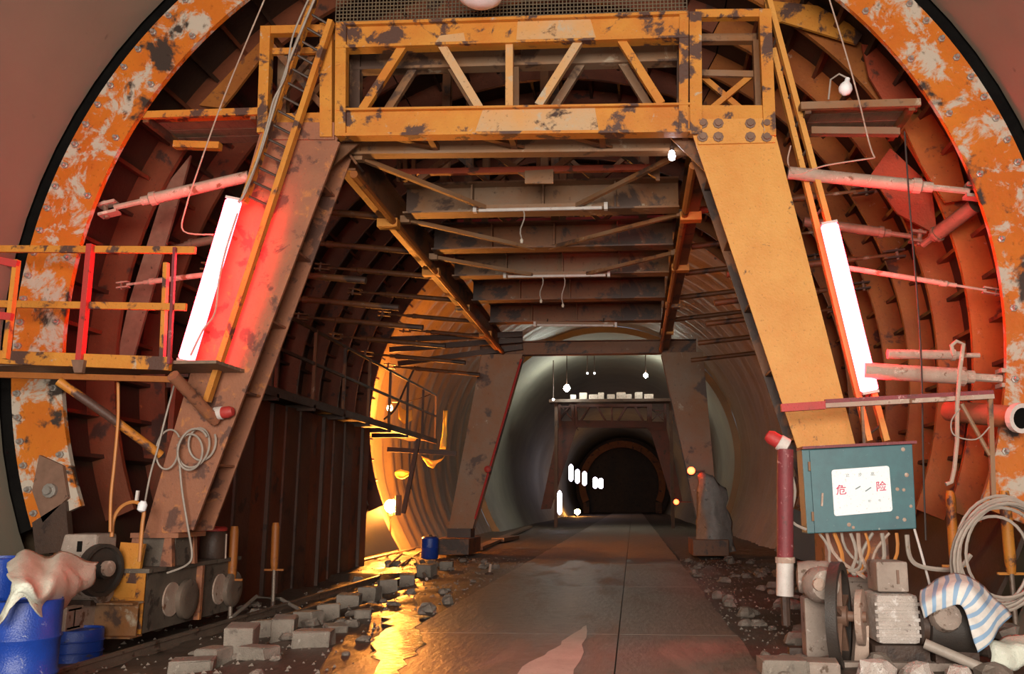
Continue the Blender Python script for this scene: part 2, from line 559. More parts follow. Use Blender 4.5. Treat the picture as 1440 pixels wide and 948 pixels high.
m = MB()
xs = [-7.6 + 15.2 * i / 76 for i in range(77)]
ys = [-24 + 1.0 * i for i in range(18)] + [-6 + 0.2 * i for i in range(131)] + [20.5 + 2.0 * i for i in range(12)] + [46 + 8 * i for i in range(11)]
for y in ys:
    for x in xs:
        m.v.append(Vector((x, y, gz(x, y))))
nx = len(xs)
for j in range(len(ys) - 1):
    for i in range(nx - 1):
        b = j * nx + i
        m.f.append([b, b + 1, b + nx + 1, b + nx])
floor = struct(m.build('floor', MUD, None, smooth=True, org=(0, 0, 0)), 'muddy tunnel floor with a concrete haul road')
ORG['floor'] = Vector((0, 0, 0))
yy = -24.0
k = 0
while yy < 118:
    ln = 6.0 if yy < 30 else 22.0
    for (x0, x1) in ((-1.32, 1.235), (1.25, 2.62)):
        m = MB()
        n = 12
        for j in range(n + 1):
            y = yy + 0.008 + (ln - 0.016) * j / n
            ex = 0.05 * noise.noise(Vector((y * 1.3, x0, 2)))
            wx0 = x0 + (ex if x0 < 0 else 0)
            wx1 = x1 + (ex if x1 > 2 else 0)
            m.v += [Vector((wx0, y, -0.08)), Vector((wx1, y, -0.08)), Vector((wx1, y, 0.0)), Vector((wx0, y, 0.0))]
        for j in range(n):
            b = j * 4
            for q in range(4):
                m.f.append([b + q, b + (q + 1) % 4, b + 4 + (q + 1) % 4, b + 4 + q])
        m.f += [[3, 2, 1, 0], [n * 4, n * 4 + 1, n * 4 + 2, n * 4 + 3]]
        m.build('road_slab', ROAD, floor)
    yy += ln

# pale patch painting a wet sheen on the road, puddles beside it
def splat(name, pts, z, mat, th=0.012, jag=0.06):
    m = MB()
    P = [Vector((x, y, 0)) for x, y in pts]
    out = []
    for i, p in enumerate(P):
        q = P[(i + 1) % len(P)]
        for k in range(5):
            t = k / 5
            c = p.lerp(q, t)
            c += Vector((noise.noise(c * 3), noise.noise(c * 3 + Vector((9, 0, 0))), 0)) * jag
            out.append(c)
    b = [Vector((c.x, c.y, z - th)) for c in out]
    t = [Vector((c.x, c.y, z)) for c in out]
    m.hexa(b, t)
    return m.build(name, mat)


def gxy(*pp):
    return [tuple(gnd(x, y)[:2]) for x, y in pp]


tag(splat('sheen_patch', gxy((690, 1010), (800, 1010), (812, 930), (826, 880), (808, 890), (780, 912), (735, 938)), 0.006, SHEEN), 'pale painted sheen patch in the middle of the road', 'sheen')
tag(splat('puddle', gxy((520, 985), (560, 975), (566, 935), (600, 905), (584, 884), (596, 868), (560, 862), (538, 868), (548, 884), (524, 900), (532, 930)), 0.004, WATER, 0.05, 0.16), 'shallow puddle glittering in the floodlight at the left road edge', 'puddle')

# ------------------------------------------------------------------ formwork shell
def shell(label, a0, a1, side):
    t = thing('formwork_shell', label, 'formwork', (0, 0, 0), None)
    ep = MB().ann(5.98, 6.66, a0, a1, -0.06, 0.02, 44).build('edge_plate', ORANGE_RING, t, smooth=False)
    MB().ann(6.62, 6.98, a0, a1, 0.03, 0.10, 40).build('gap_shade', GAP_BLACK, t)  # dark board painting the shade in the gap outside the edge plate
    MB().ann(6.55, 6.60, a0, a1 + (11 if a1 > a0 else -11), 0.02, 15.4, 34).build('skin', SKIN, t, smooth=True)
    bm_ = MB().lathe((0, 0, 0), (0, -1, 0), [(0.045, 0), (0.045, 0.03), (0.028, 0.032), (0.028, 0.075), (0.02, 0.085)], 6)
    proto = None
    st = 2.75
    a = a0 + (1.2 if a1 > a0 else -1.2)
    i = 0
    while (a < a1 if a1 > a0 else a > a1):
        for rr, ok in ((6.57, True), (6.08, i % 3 == 1)):
            if not ok:
                continue
            p = Vector((rr * cos(radians(a)), -0.06, CZ + rr * sin(radians(a))))
            if proto is None:
                proto = bm_.build('bolt', BOLT, ep)
                proto.location = p
            else:
                b = proto.copy()
                COL.objects.link(b)
                b.parent = ep
                b.location = p
        a += st if a1 > a0 else -st
        i += 1
    for k in range(1, 11):
        y = 1.42 * k
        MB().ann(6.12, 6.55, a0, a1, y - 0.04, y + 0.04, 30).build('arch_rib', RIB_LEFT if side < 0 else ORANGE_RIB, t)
    s = 1 if a1 > a0 else -1
    n = int(abs(a1 - a0) / 5.5)
    for k in range(1, n):
        a = a0 + s * 5.5 * k
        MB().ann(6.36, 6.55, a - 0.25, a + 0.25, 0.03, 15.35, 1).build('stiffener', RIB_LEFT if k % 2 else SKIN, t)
    return t


shell('curved orange formwork shell with white-splashed bolted edge along the left tunnel wall', 118, 203, -1)
shell('curved orange formwork shell with white-splashed bolted edge along the right tunnel wall', 62, -23, 1)
# crown shell: only its dark underside shows above the truss
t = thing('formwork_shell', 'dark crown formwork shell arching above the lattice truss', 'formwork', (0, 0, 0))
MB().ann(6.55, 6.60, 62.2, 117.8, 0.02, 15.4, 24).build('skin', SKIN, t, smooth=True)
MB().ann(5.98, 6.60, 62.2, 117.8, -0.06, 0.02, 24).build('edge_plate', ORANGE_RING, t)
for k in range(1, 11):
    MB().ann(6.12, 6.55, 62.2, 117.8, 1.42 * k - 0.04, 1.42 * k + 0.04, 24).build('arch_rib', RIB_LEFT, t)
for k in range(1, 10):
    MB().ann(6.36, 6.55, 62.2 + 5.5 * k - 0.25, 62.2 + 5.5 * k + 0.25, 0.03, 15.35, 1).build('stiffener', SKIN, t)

# feet of the side shells: hinge bracket and screw foot
def shell_foot(px, py, Y, label, lean=0.0, mat=ORANGE_RIB, zt=None):
    p = at(px, py, Y)
    zg = gz(p.x, p.y) - 0.03
    t = thing('screw_jack', label, 'screw jack', (p.x + lean, Y, zg), 'screw feet under the side shells')
    b = Vector((p.x + lean, Y, zg))
    MB().lathe(b, (0, 0, 1), [(0.11, 0), (0.11, 0.03), (0.04, 0.04), (0.04, 0.12)], 10).build('foot_plate', DARK, t)
    mid = b.lerp(p, 0.45)
    MB().tube([b + Vector((0, 0, 0.1)), mid], 0.03, 8).build('screw', RAIL, t)
    MB().tube([mid, mid.lerp(p, 0.15), p.lerp(mid, 0.1), p], [0.05, 0.065, 0.065, 0.05], 10).build('barrel', mat, t, smooth=True)
    MB().beam(mid - Vector((0.16, 0, 0)), mid + Vector((0.16, 0, 0)), 0.03, 0.03).build('tommy_bar', mat, t)
    return t


shell_foot(90, 690, 0.0, 'rusty screw foot under the left shell edge behind the pale sheet', 0.05)
shell_foot(388, 735, 3.6, 'orange screw foot deep inside under the left shell', 0.03)
shell_foot(330, 740, 1.9, 'orange screw foot just behind the left leg', 0.02)
shell_foot(1336, 690, 1.3, 'orange screw foot beside the teal switch box', -0.03, ORANGE)
shell_foot(1412, 690, -0.1, 'orange screw foot seen through the hanging cable coil', 0.0, ORANGE)
# bottom hinge of the left edge
t = thing('hinge_bracket', 'rusty hinge bracket at the lower end of the left formwork edge', 'bracket', at(80, 700, -0.1))
MB().prism([at(55, 640, -0.12), at(88, 655, -0.12), at(95, 700, -0.12), at(60, 735, -0.12), at(45, 690, -0.12)], (0, 0.12, 0)).build('plate', RUSTBOLT, t)
MB().lathe(at(72, 690, -0.12), (0, -1, 0), [(0.09, 0), (0.09, 0.05), (0.05, 0.055), (0.05, 0.1)], 10).build('pin', BOLT, t)
MB().prism([at(45, 735, -0.12), at(92, 705, -0.12), at(98, 775, -0.12), at(50, 780, -0.12)], (0, 0.1, 0)).build('foot', DARK, t)

# ------------------------------------------------------------------ portal frame (front)
D2 = 0.63


def quad_member(name, mat, pts, Y, th, parent, ext=1):
    """flat member whose front outline is given in photo pixels at depth Y"""
    return MB().prism([at(x, y, Y) for x, y in pts], (0, th, 0)).build(name, mat, parent)


def strut(name, mat, a, b, wd, Y, th, parent, dy=0.0):
    p, q = at(*a, Y), at(*b, Y)
    p.y = q.y = Y + th / 2 + dy
    return MB().beam(p, q, th, wd, (q - p).cross(Vector((0, 1, 0))).normalized()).build(name, mat, parent)


pf = thing('portal_frame', 'orange lattice-truss portal frame nearest the camera with one bright and one brown leg', 'frame', (0, 0, 0), 'portal frames of the formwork trolley')
for pi_, yo in enumerate((0.0, D2)):
    mo = ORANGE if pi_ == 0 else GREYST
    mp_ = ORANGE_PALE if pi_ == 0 else GREYST

    def sh(o):
        if yo:
            for v in o.data.vertices:
                v.co.y += yo
        return o
    # chords are channels: web plate plus flanges
    c = sh(quad_member('top_chord', mo, [(472, 66), (968, 51), (968, 17), (472, 33)], 0, 0.03, pf))
    sh(quad_member('flange', mo, [(472, 35), (968, 19), (968, 15), (472, 31)], -0.07, 0.2, c))
    sh(quad_member('flange', mo, [(472, 67), (968, 52), (968, 49), (472, 63)], -0.07, 0.2, c))
    c = sh(quad_member('bottom_chord', mo, [(472, 190), (972, 184), (972, 144), (472, 153)], 0, 0.03, pf))
    sh(quad_member('flange', mo, [(472, 191), (972, 185), (972, 181), (472, 187)], -0.07, 0.2, c))
    sh(quad_member('flange', mo, [(472, 155), (972, 147), (972, 144), (472, 152)], -0.07, 0.2, c))
    for pts, mt in (((458, 32, 458, 192, 17), mo), ((479, 34, 478, 190, 15), mo), ((962, 16, 961, 186, 13), mo), ((978, 16, 979, 188, 17), mo)):
        sh(quad_member('post', mt, [(pts[0] - pts[4] / 2, pts[1]), (pts[0] + pts[4] / 2, pts[1]), (pts[2] + pts[4] / 2, pts[3]), (pts[2] - pts[4] / 2, pts[3])], -0.06, 0.14, pf))
    sh(strut('centre_post', mp_, (716, 58), (716, 150), 0.10, -0.02, 0.1, pf))
    for a, b, mt in (((567, 62), (509, 153), mo), ((618, 58), (674, 151), mp_), ((817, 52), (757, 147), mp_), ((870, 50), (930, 145), mo)):
        sh(strut('diagonal', mt, a, b, 0.11, -0.01, 0.09, pf))
    # side bays
    for bay in ((373, 36, 368, 186, 14, 458, 24), (1076, 12, 1083, 190, 17, 978, 30)):
        x0, y0, x1, y1, wd, xi, hb = bay
        sh(quad_member('outer_post', mo, [(x0 - wd / 2, y0), (x0 + wd / 2, y0), (x1 + wd / 2, y1), (x1 - wd / 2, y1)], -0.06, 0.14, pf))
        ty = (36, 34) if x0 < 700 else (12, 13)
        sh(quad_member('top_rail', mo, [(x0, ty[0]), (xi, ty[1]), (xi, ty[1] + 11), (x0, ty[0] + 11)], -0.04, 0.12, pf))
        by = (160, 158) if x0 < 700 else (148, 148)
        sh(quad_member('bottom_rail', mo, [(x1, by[0]), (xi, by[1]), (xi, by[1] + hb), (x1, by[0] + hb)], 0.0, 0.05, pf))
        if pi_ == 1 or x0 < 700:
            sh(strut('bay_brace', BROWN if x0 < 700 else ORANGE, (x0 + 6, 60), (xi - 4, 150), 0.08, 0.08, 0.06, pf))
            sh(strut('bay_brace', BROWN if x0 < 700 else ORANGE, (xi - 4, 60), (x0 + 6, 150), 0.08, 0.16, 0.06, pf))
            sh(strut('bay_rail', mo, (x0, 72), (xi, 70), 0.09, 0.04, 0.06, pf))
# pale overpainted repair plates on the chords
quad_member('repair_plate', ORANGE_PALE, [(668, 186), (842, 184), (836, 149), (680, 151)], -0.006, 0.006, pf)
quad_member('repair_plate', ORANGE_PALE, [(612, 60), (655, 59), (652, 46), (618, 50)], -0.006, 0.006, pf)
quad_member('repair_plate', ORANGE_PALE, [(726, 56), (838, 53), (830, 26), (728, 30)], -0.006, 0.006, pf)
# cross ties between the two planes
for (x, y) in ((472, 50), (720, 40), (960, 35), (472, 185), (600, 184), (716, 182), (846, 181), (965, 180), (372, 40), (1076, 20), (375, 175), (1082, 170), (300, 500), (1150, 520)):
    p = at(x, y, 0)
    MB().beam(p + Vector((0, 0.03, 0)), p + Vector((0, D2, 0)), 0.08, 0.1).build('cross_tie', BROWN, pf)
for x, yb in ((590, 186), (716, 185), (846, 184)):
    p = at(x, yb, 0)
    MB().beam(p + Vector((-0.55, 0.06, 0.02)), p + Vector((0.1, D2, 0.02)), 0.1, 0.04).build('lattice_tie', BROWN, pf)


def leg(outline, mat, wmat, parent, y0=0.0, depth=D2, name='leg'):
    """front plate, back plate and a recessed web joined into one leg; outline at depth y0 in world XZ"""
    P = [Vector((x, y0, z)) for x, z in outline]
    m = MB().prism(P, (0, 0.03, 0))
    lg = m.build(name, mat, parent)
    MB().prism([p + Vector((0, depth, 0)) for p in P], (0, 0.03, 0)).build('back_plate', wmat, lg)
    # web in the middle of the plate, running the length of the leg
    a, b, c, d = P
    ta, tb = a.lerp(b, 0.45), a.lerp(b, 0.55)
    td, tc = d.lerp(c, 0.45), d.lerp(c, 0.55)
    MB().prism([q + Vector((0, 0.03, 0)) for q in (ta, tb, tc, td)], (0, depth - 0.03, 0)).build('web', wmat, lg)
    for t_ in (0.12, 0.3, 0.48, 0.66, 0.84):
        l_, r_ = a.lerp(d, t_), b.lerp(c, t_)
        MB().beam(l_.lerp(r_, 0.03) + Vector((0, 0.03 + (depth - 0.03) / 2, 0)), l_.lerp(r_, 0.97) + Vector((0, 0.03 + (depth - 0.03) / 2, 0)), depth - 0.04, 0.03).build('stiffener', wmat, lg)
    return lg


def xz(*pp):
    return [(at(x, y, 0).x, at(x, y, 0).z) for x, y in pp]


lgL = leg(xz((366, 186), (476, 191), (266, 748), (202, 752)), BROWN_LEG, BROWN_LEG, pf)
lgR = leg(xz((973, 186), (1090, 186), (1222, 700), (1146, 705)), ORANGE_CLEAN, BROWN, pf)
# knee gussets under the truss
MB().prism([at(472, 188, 0.3), at(520, 188, 0.3), at(455, 245, 0.3)], (0, 0.03, 0)).build('gusset', BROWN, pf)
MB().prism([at(975, 186, 0.3), at(935, 186, 0.3), at(990, 240, 0.3)], (0, 0.03, 0)).build('gusset', BROWN, pf)
MB().beam(at(474, 192, 0.62), at(506, 236, 0.62), 0.3, 0.03).build('gusset', BROWN, pf)
# splice plate and its bolts on the right leg; flaking edge beads
sp = quad_member('splice_plate', ORANGE_CLEAN, [(978, 168), (1086, 166), (1090, 200), (982, 203)], -0.03, 0.03, pf)
for x in (988, 1010, 1055, 1078):
    for y in (174, 193):
        MB().lathe(at(x, y, -0.03), (0, -1, 0), [(0.07, 0), (0.07, 0.02), (0.045, 0.022), (0.045, 0.05)], 8).build('splice_bolt', RUSTBOLT, sp)
sp = quad_member('splice_plate', BROWN_LEG, [(368, 172), (470, 172), (470, 196), (366, 196)], -0.03, 0.03, pf)
# vertical rust-red edge angle along the outer side of the left leg
MB().beam(at(476, 200, -0.03), at(270, 745, -0.03), 0.04, 0.05).build('edge_angle', BROWN_LEG, lgL)

# ------------------------------------------------------------------ far portal frame and the roof framing between
pb = thing('portal_frame', 'dusky brown portal frame at the far end of the trolley', 'frame', (0, 15.5, 0), 'portal frames of the formwork trolley')
YF = 15.5
leg([(at(700, 500, YF).x - 0.5, 5.95), (at(735, 500, YF).x, 5.95), (at(664, 765, YF).x, 0.75), (at(630, 765, YF).x, 0.75)], GREYST, BROWN, pb, YF, 0.5)
leg([(at(930, 500, YF).x, 5.95), (at(965, 500, YF).x + 0.5, 5.95), (at(1012, 765, YF).x, 0.75), (at(984, 765, YF).x, 0.75)], GREYST, BROWN, pb, YF, 0.5)
MB().ibeam((-3.2, YF + 0.2, 6.15), (3.4, YF + 0.2, 6.15), 0.35, 0.42).build('cross_beam', BROWN, pb)
for s, px in ((-1, 646), (1, 998)):
    p = at(px, 755, YF)
    MB().box((p.x - 0.55, YF - 0.9, 0.05), (p.x + 0.45, YF + 1.1, 0.5)).build('bogie_box', BROWN, pb, bevel=0.02)
    MB().box((p.x - 0.35, YF - 0.1, 0.5), (p.x + 0.35, YF + 0.6, 0.76)).build('pedestal', DARK, pb)
MB().tube([at(733, 505, YF - 0.1), at(668, 730, YF - 0.1)], 0.035, 6).build('edge_pipe', REDP, pb)

FR = [3.25, 5.4, 7.4, 9.7, 12.3]
ORD = ['first', 'second', 'third', 'fourth', 'fifth']
for i, y in enumerate(FR):
    t = thing('roof_beam', 'steel roof cross-beam, %s behind the front truss' % ORD[i], 'beam', (0, y, 6.1), 'roof cross-beams of the trolley')
    z = 6.55 - 0.01 * i
    mt = (GREYST, BROWN, GREYST, BROWN, BROWN)[i]
    web = MB().beam((-2.35, y, z), (2.25, y, z), 0.03, 0.48).build('web', mt, t)
    MB().beam((-2.35, y - 0.08, z - 0.25), (2.25, y - 0.08, z - 0.25), 0.34, 0.03).build('flange', mt, t)
    MB().beam((-2.35, y - 0.08, z + 0.25), (2.25, y - 0.08, z + 0.25), 0.34, 0.03).build('flange', mt, t)
    for x in (-1.2, 0, 1.2):
        MB().box((x - 0.015, y - 0.2, z - 0.23), (x + 0.015, y - 0.02, z + 0.23)).build('stiffener', mt, t)
    # posts up to the crown shell with struts
    for x in (-1.7, 0.0, 1.7):
        zt = CZ + sqrt(6.12 ** 2 - x * x) - 0.05
        MB().ibeam((x, y, z + 0.26), (x, y, zt), 0.14, 0.16, 0.015).build('crown_post', BROWN, t)
    for x0, x1 in ((-1.7, -0.9), (-0.1, -0.9), (0.1, 0.9), (1.7, 0.9)):
        MB().beam((x0, y, z + 1.0), (x1, y, z + 0.28), 0.07, 0.07).build('strut', BROWN, t)
    MB().beam((-2.3, y, z + 1.0), (2.2, y, z + 1.0), 0.1, 0.1).build('tie', RUSTBOLT if i % 2 else REDP, t)
# lattice just behind the front truss
t = thing('roof_lattice', 'rust-red lattice cross-frame between the front truss and first roof beam', 'lattice', (0, 1.9, 6.4))
pts = [(505, 228), (940, 220)]
MB().beam(at(560, 243, 1.9), at(915, 236, 1.9), 0.09, 0.09).build('bottom_tie', REDPLATE, t)
for a, b in (((640, 215), (590, 252)), ((695, 217), (748, 252)), ((810, 216), (760, 252)), ((870, 214), (925, 248))):
    MB().beam(at(*a, 1.9), at(*b, 1.9), 0.08, 0.09).build('diagonal', BROWN, t)
for x in (561, 570, 582, 757, 925):
    MB().beam(at(x, 205, 1.9), at(x, 255, 1.9), 0.06, 0.07).build('post', BROWN, t)
MB().prism([at(738, 240, 1.85), at(778, 238, 1.85), at(778, 258, 1.85), at(738, 258, 1.85)], (0, 0.03, 0)).build('gusset', GREYST, t)
# longitudinal girders
for s, lab in ((-1, 'brown longitudinal roof girder on the left, from the front truss to the far portal'), (1, 'brown longitudinal roof girder on the right, from the front truss to the far portal')):
    x = -2.55 if s < 0 else 2.42
    t = thing('roof_girder', lab, 'girder', (x, 0.7, 6.1), 'roof girders of the trolley')
    MB().ibeam((x, 0.68, 6.4), (x, 15.6, 6.28), 0.26, 0.5, 0.03).build('girder_beam', BROWN, t)
    MB().tube([(x - 0.1 * s, 0.7, 6.1), (x - 0.1 * s, 15.4, 5.98)], 0.06, 8).build('bottom_pipe', ORANGE_RIB, t)
    for y in (2.9, 6.1, 9.5, 12.8):
        MB().box((x - 0.17, y - 0.1, 6.0), (x + 0.17, y + 0.1, 6.14)).build('clamp', ORANGE, t)
# roof-plane bracing rods
labs = ['left roof brace rod running in from the front truss corner', 'right roof brace rod running in from the front truss corner', 'left roof brace rod behind the first roof beam', 'right roof brace rod behind the first roof beam', 'left roof brace rod deeper in the trolley', 'right roof brace rod deeper in the trolley']
rods = [((-2.4, 0.7, 6.35), (-0.9, 3.1, 6.35)), ((2.3, 0.7, 6.35), (0.5, 3.1, 6.35)), ((-2.4, 3.4, 6.3), (-0.4, 5.3, 6.3)), ((2.3, 3.4, 6.3), (-0.1, 5.3, 6.3)), ((-2.4, 5.6, 6.25), (-0.4, 7.3, 6.25)), ((2.3, 5.6, 6.25), (0.3, 7.3, 6.25))]
for (a, b), l in zip(rods, labs):
    o = MB().beam(a, b, 0.07, 0.07)
    o.box((a[0] - 0.08, a[1] - 0.06, a[2] - 0.06), (a[0] + 0.08, a[1] + 0.06, a[2] + 0.06))
    tag(o.build('brace_rod', GREYST), l, 'brace', 'roof brace rods')

# ------------------------------------------------------------------ screw jacks between trolley and shell
def jack(a, b, r, label, group, mat=PIPE, clev=True):
    """turnbuckle strut: thick barrel, thin screws, fork ends"""
    a, b = Vector(a), Vector(b)
    t = thing('screw_strut', label, 'strut', a.lerp(b, 0.5), group)
    d = b - a
    MB().tube([a + d * 0.0, a + d * 0.62], r, 12).build('barrel', mat, t, smooth=True)
    MB().tube([a + d * 0.62, a + d * 0.66, a + d * 0.67, a + d * 0.72], [r * 1.2, r * 1.2, r * 0.8, r * 0.8], 12).build('collar', mat, t)
    MB().tube([a + d * 0.66, a + d * 0.9], r * 0.5, 8).build('screw', mat, t, smooth=True)
    if clev:
        u = d.normalized()
        x = u.cross(Vector((0, 1, 0))).normalized()
        for s in (-1, 1):
            MB().beam(b - d * 0.12 + x * r * 0.9 * s, b + x * r * 0.9 * s, r * 2.0, r * 0.5, x).build('fork', mat, t)
        MB().tube([b - d * 0.04 - x * r * 1.6, b - d * 0.04 + x * r * 1.6], r * 0.45, 8).build('pin', RUSTBOLT, t)
    return t


JG = 'screw struts between trolley and right shell'
jack(at(1108, 243, 0.3), at(1392, 272, 0.25), 0.085, 'thick dusty screw strut high on the right, ending in a fork at the formwork edge', JG)
jack(at(1130, 312, 1.6), at(1300, 335, 1.6), 0.075, 'red-lit screw strut just below the thick dusty one on the right', JG, RUSTBOLT)
jack(at(1370, 290, 0.6), at(1290, 350, 1.4), 0.10, 'slanting reddish strut behind the forked end on the right', JG, RUSTBOLT, False)
jack(at(1180, 375, 0.5), at(1410, 412, 0.5), 0.035, 'thin pale-tipped screw rod right of the right tube light', JG)
jack(at(1248, 498, 0.1), at(1392, 500, 0.1), 0.06, 'thinner upper pipe of the pair below the right tube light', JG, PIPE, False)
jack(at(1215, 521, 0.05), at(1430, 534, 0.05), 0.10, 'thick pale pipe of the pair below the right tube light', JG)
JL = 'screw struts between trolley and left shell'
jack(at(350, 248, 0.4), at(140, 297, 0.2), 0.08, 'pinkish screw strut high on the left, ending at the formwork edge', JL)
jack(at(300, 385, 0.9), at(165, 402, 0.9), 0.04, 'thin screw rod crossing behind the left tube light', JL)
jack(at(340, 330, 2.2), at(230, 350, 2.2), 0.07, 'red-lit screw strut behind the left tube light', JL, RUSTBOLT)
# rows of short struts deeper inside
for i, y in enumerate(FR + [14.6]):
    for s in (-1, 1):
        if y > 13 and s > 0:
            continue
        for zz, xin in ((6.3, 2.6), (5.2, 3.0)):
            xo = sqrt(6.1 ** 2 - (zz + 0.3 - CZ) ** 2)
            side = 'left' if s < 0 else 'right'
            jack((s * xin, y, zz), (s * xo, y, zz + 0.3), 0.06, 'rust-brown %s screw strut from %s roof girder to shell, row %s from the front' % ('upper' if zz > 6 else 'lower', side, ('one', 'two', 'three', 'four', 'five', 'six')[i]), 'struts inside the trolley', BROWN)

# ------------------------------------------------------------------ slanting plates between shell ribs on the right and left (big red and orange webs)
def web_plate(label, pts, Y, mat, th=0.05):
    o = MB().prism([at(x, y, Y) for x, y in pts], (0, th, 0))
    return tag(o.build('web_plate', mat), label, 'plate', 'plates between leg and shell')


web_plate('orange plate slanting down from the truss corner at the top right', [(1075, 0), (1150, 8), (1215, 45), (1205, 62), (1100, 30), (1080, 34)], 1.2, ORANGE)
web_plate('red-lit curved plate hanging above the right upper bench', [(1212, 62), (1240, 66), (1292, 140), (1290, 156), (1245, 146), (1222, 108)], 1.2, REDPLATE)
web_plate('orange curved plate below the right upper bench', [(1272, 180), (1308, 150), (1346, 218), (1362, 280), (1330, 285), (1296, 232)], 1.2, ORANGE_RIB)
web_plate('dark red triangular plate right of the upper right ladder', [(1225, 245), (1252, 208), (1310, 262), (1318, 330), (1262, 300)], 1.9, REDPLATE)
web_plate('red-lit slanting plate left of the left tube light', [(232, 262), (268, 218), (258, 255), (205, 440), (188, 500), (165, 500), (180, 430)], 1.5, RUSTBOLT)
web_plate('rust-orange plate above the left upper bench', [(280, 148), (330, 95), (372, 52), (372, 75), (330, 130), (312, 152)], 1.0, ORANGE_RIB)

# ------------------------------------------------------------------ ladders along the legs
def ladder(label, pts1, pts2, Y, n, mat, r=0.035):
    p0, p1 = at(*pts1[0], Y), at(*pts1[1], Y)
    q0, q1 = at(*pts2[0], Y + 0.12), at(*pts2[1], Y + 0.12)
    t = thing('ladder', label, 'ladder', (p1.x, Y, p1.z), 'ladders along the legs')
    MB().beam(p0, p1, 0.07, 0.11, Vector((0, 1, 0))).build('stringer', mat, t)
    MB().beam(q0, q1, 0.07, 0.11, Vector((0, 1, 0))).build('stringer', mat, t)
    for i in range(n):
        k = (i + 0.5) / n
        a = p0.lerp(p1, k)
        # nearest point at the same height minus a slope, as the rungs run slightly aslant
        kz = (a.z - 0.12 - q0.z) / (q1.z - q0.z)
        if -0.02 < kz < 1.02:
            MB().tube([a, q0.lerp(q1, kz)], 0.018, 6).build('rung', DARK, t)
    return t


ladder('orange ladder running down the left leg beside a bundle of wires', [(445, -10), (343, 285)], [(466, 30), (291, 565)], -0.32, 15, ORANGE)
ladder('orange ladder running down the right leg behind the right tube light', [(1079, -8), (1246, 620)], [(1087, 70), (1222, 620)], 0.3, 15, ORANGE_CLEAN)

# ------------------------------------------------------------------ tube lights
def tube_light(label, a, b, Y, glow=TUBE_ON):
    p, q = at(*a, Y), at(*b, Y)
    t = thing('tube_light', label, 'lamp', q, 'lit tube lights on the legs')
    d = (q - p).normalized()
    x = d.cross(Vector((0, 1, 0))).normalized()
    L = (q - p).length
    # rounded trough-shaped diffuser
    prof = []
    for k in range(14):
        an = 2 * pi * k / 14
        prof.append(x * cos(an) * 0.112 + Vector((0, 1, 0)) * sin(an) * 0.06)
    m = MB()
    st = [(0.0, 0.8), (0.02, 1.0), (L - 0.02, 1.0), (L, 0.8)]
    for s_, k in st:
        m.v += [p + d * s_ + c * k for c in prof]
    for i in range(3):
        for k in range(14):
            l = (k + 1) % 14
            m.f.append([i * 14 + k, i * 14 + l, (i + 1) * 14 + l, (i + 1) * 14 + k])
    m.f += [list(range(14))[::-1], list(range(42, 56))]
    m.build('diffuser', glow, t, smooth=True)
    MB().beam(p + Vector((0, 0.09, 0)), q + Vector((0, 0.09, 0)), 0.07, 0.05, Vector((0, 1, 0))).build('batten', WHITEP, t)
    for e, s_ in ((p, -1), (q, 1)):
        MB().beam(e + d * s_ * 0.003, e + d * s_ * 0.035, 0.2, 0.1, Vector((0, 1, 0))).build('end_cap', WHITEP, t)
    for k in (0.2, 0.8):
        c = p.lerp(q, k)
        MB().beam(c + Vector((0, 0.1, 0)), c + Vector((0, 0.5, 0)), 0.03, 0.03).build('bracket', RUSTBOLT, t)
    return t


tube_light('glowing tube light slanting along the left leg above the railing', (329, 282), (262, 506), -0.34)
tube_light('glowing tube light slanting along the right leg above the red bracket', (1166, 316), (1223, 550), 0.08, TUBE_ON_R)


def dead_tube(label, a, b, Y, cords, has_glint=False):
    p, q = at(*a, Y), at(*b, Y)
    t = thing('batten_light', label, 'lamp', p.lerp(q, 0.5), 'unlit tube lights under the roof beams')
    MB().beam(p + Vector((0, 0.03, 0.05)), q + Vector((0, 0.03, 0.05)), 0.1, 0.07).build('batten', GREYST, t)
    MB().tube([p.lerp(q, 0.03), q.lerp(p, 0.03)], 0.03, 8).build('tube', WHITEP, t, smooth=True)
    for k in (0.15, 0.85):
        e = p.lerp(q, k)
        MB().tube([e + Vector((0, 0.05, 0.08)), (e.x, Y + 0.2, 6.32)], 0.012, 6).build('hanger', DARK, t)
    for e in (p, q):
        MB().beam(e + Vector((-0.03, 0, 0.02)), e + Vector((0.03, 0, 0.02)), 0.1, 0.12).build('socket', WHITEP, t)
    for k, ln in cords:
        c = p.lerp(q, k)
        c2 = c - Vector((0.02, 0, ln))
        cd_ = MB().tube(sag(c, c2, 0.0, 6, 0.03), 0.012, 6).build('pull_cord', CABLE, t)
        MB().lathe(c2, (0, 0, -1), [(0.012, 0), (0.03, 0.03), (0.02, 0.08)], 8).build('knob', CREAM, cd_)
    return t


dead_tube('longest unlit tube light, under the first roof beam', (668, 296), (852, 292), 3.0, [(0.37, 0.5)])
dead_tube('unlit tube light under the third roof beam with two pull cords', (710, 389), (856, 387), 7.1, [(0.36, 0.5), (0.57, 0.6)])
dead_tube('shortest, farthest unlit tube light under the roof', (752, 457), (866, 458), 11.9, [])

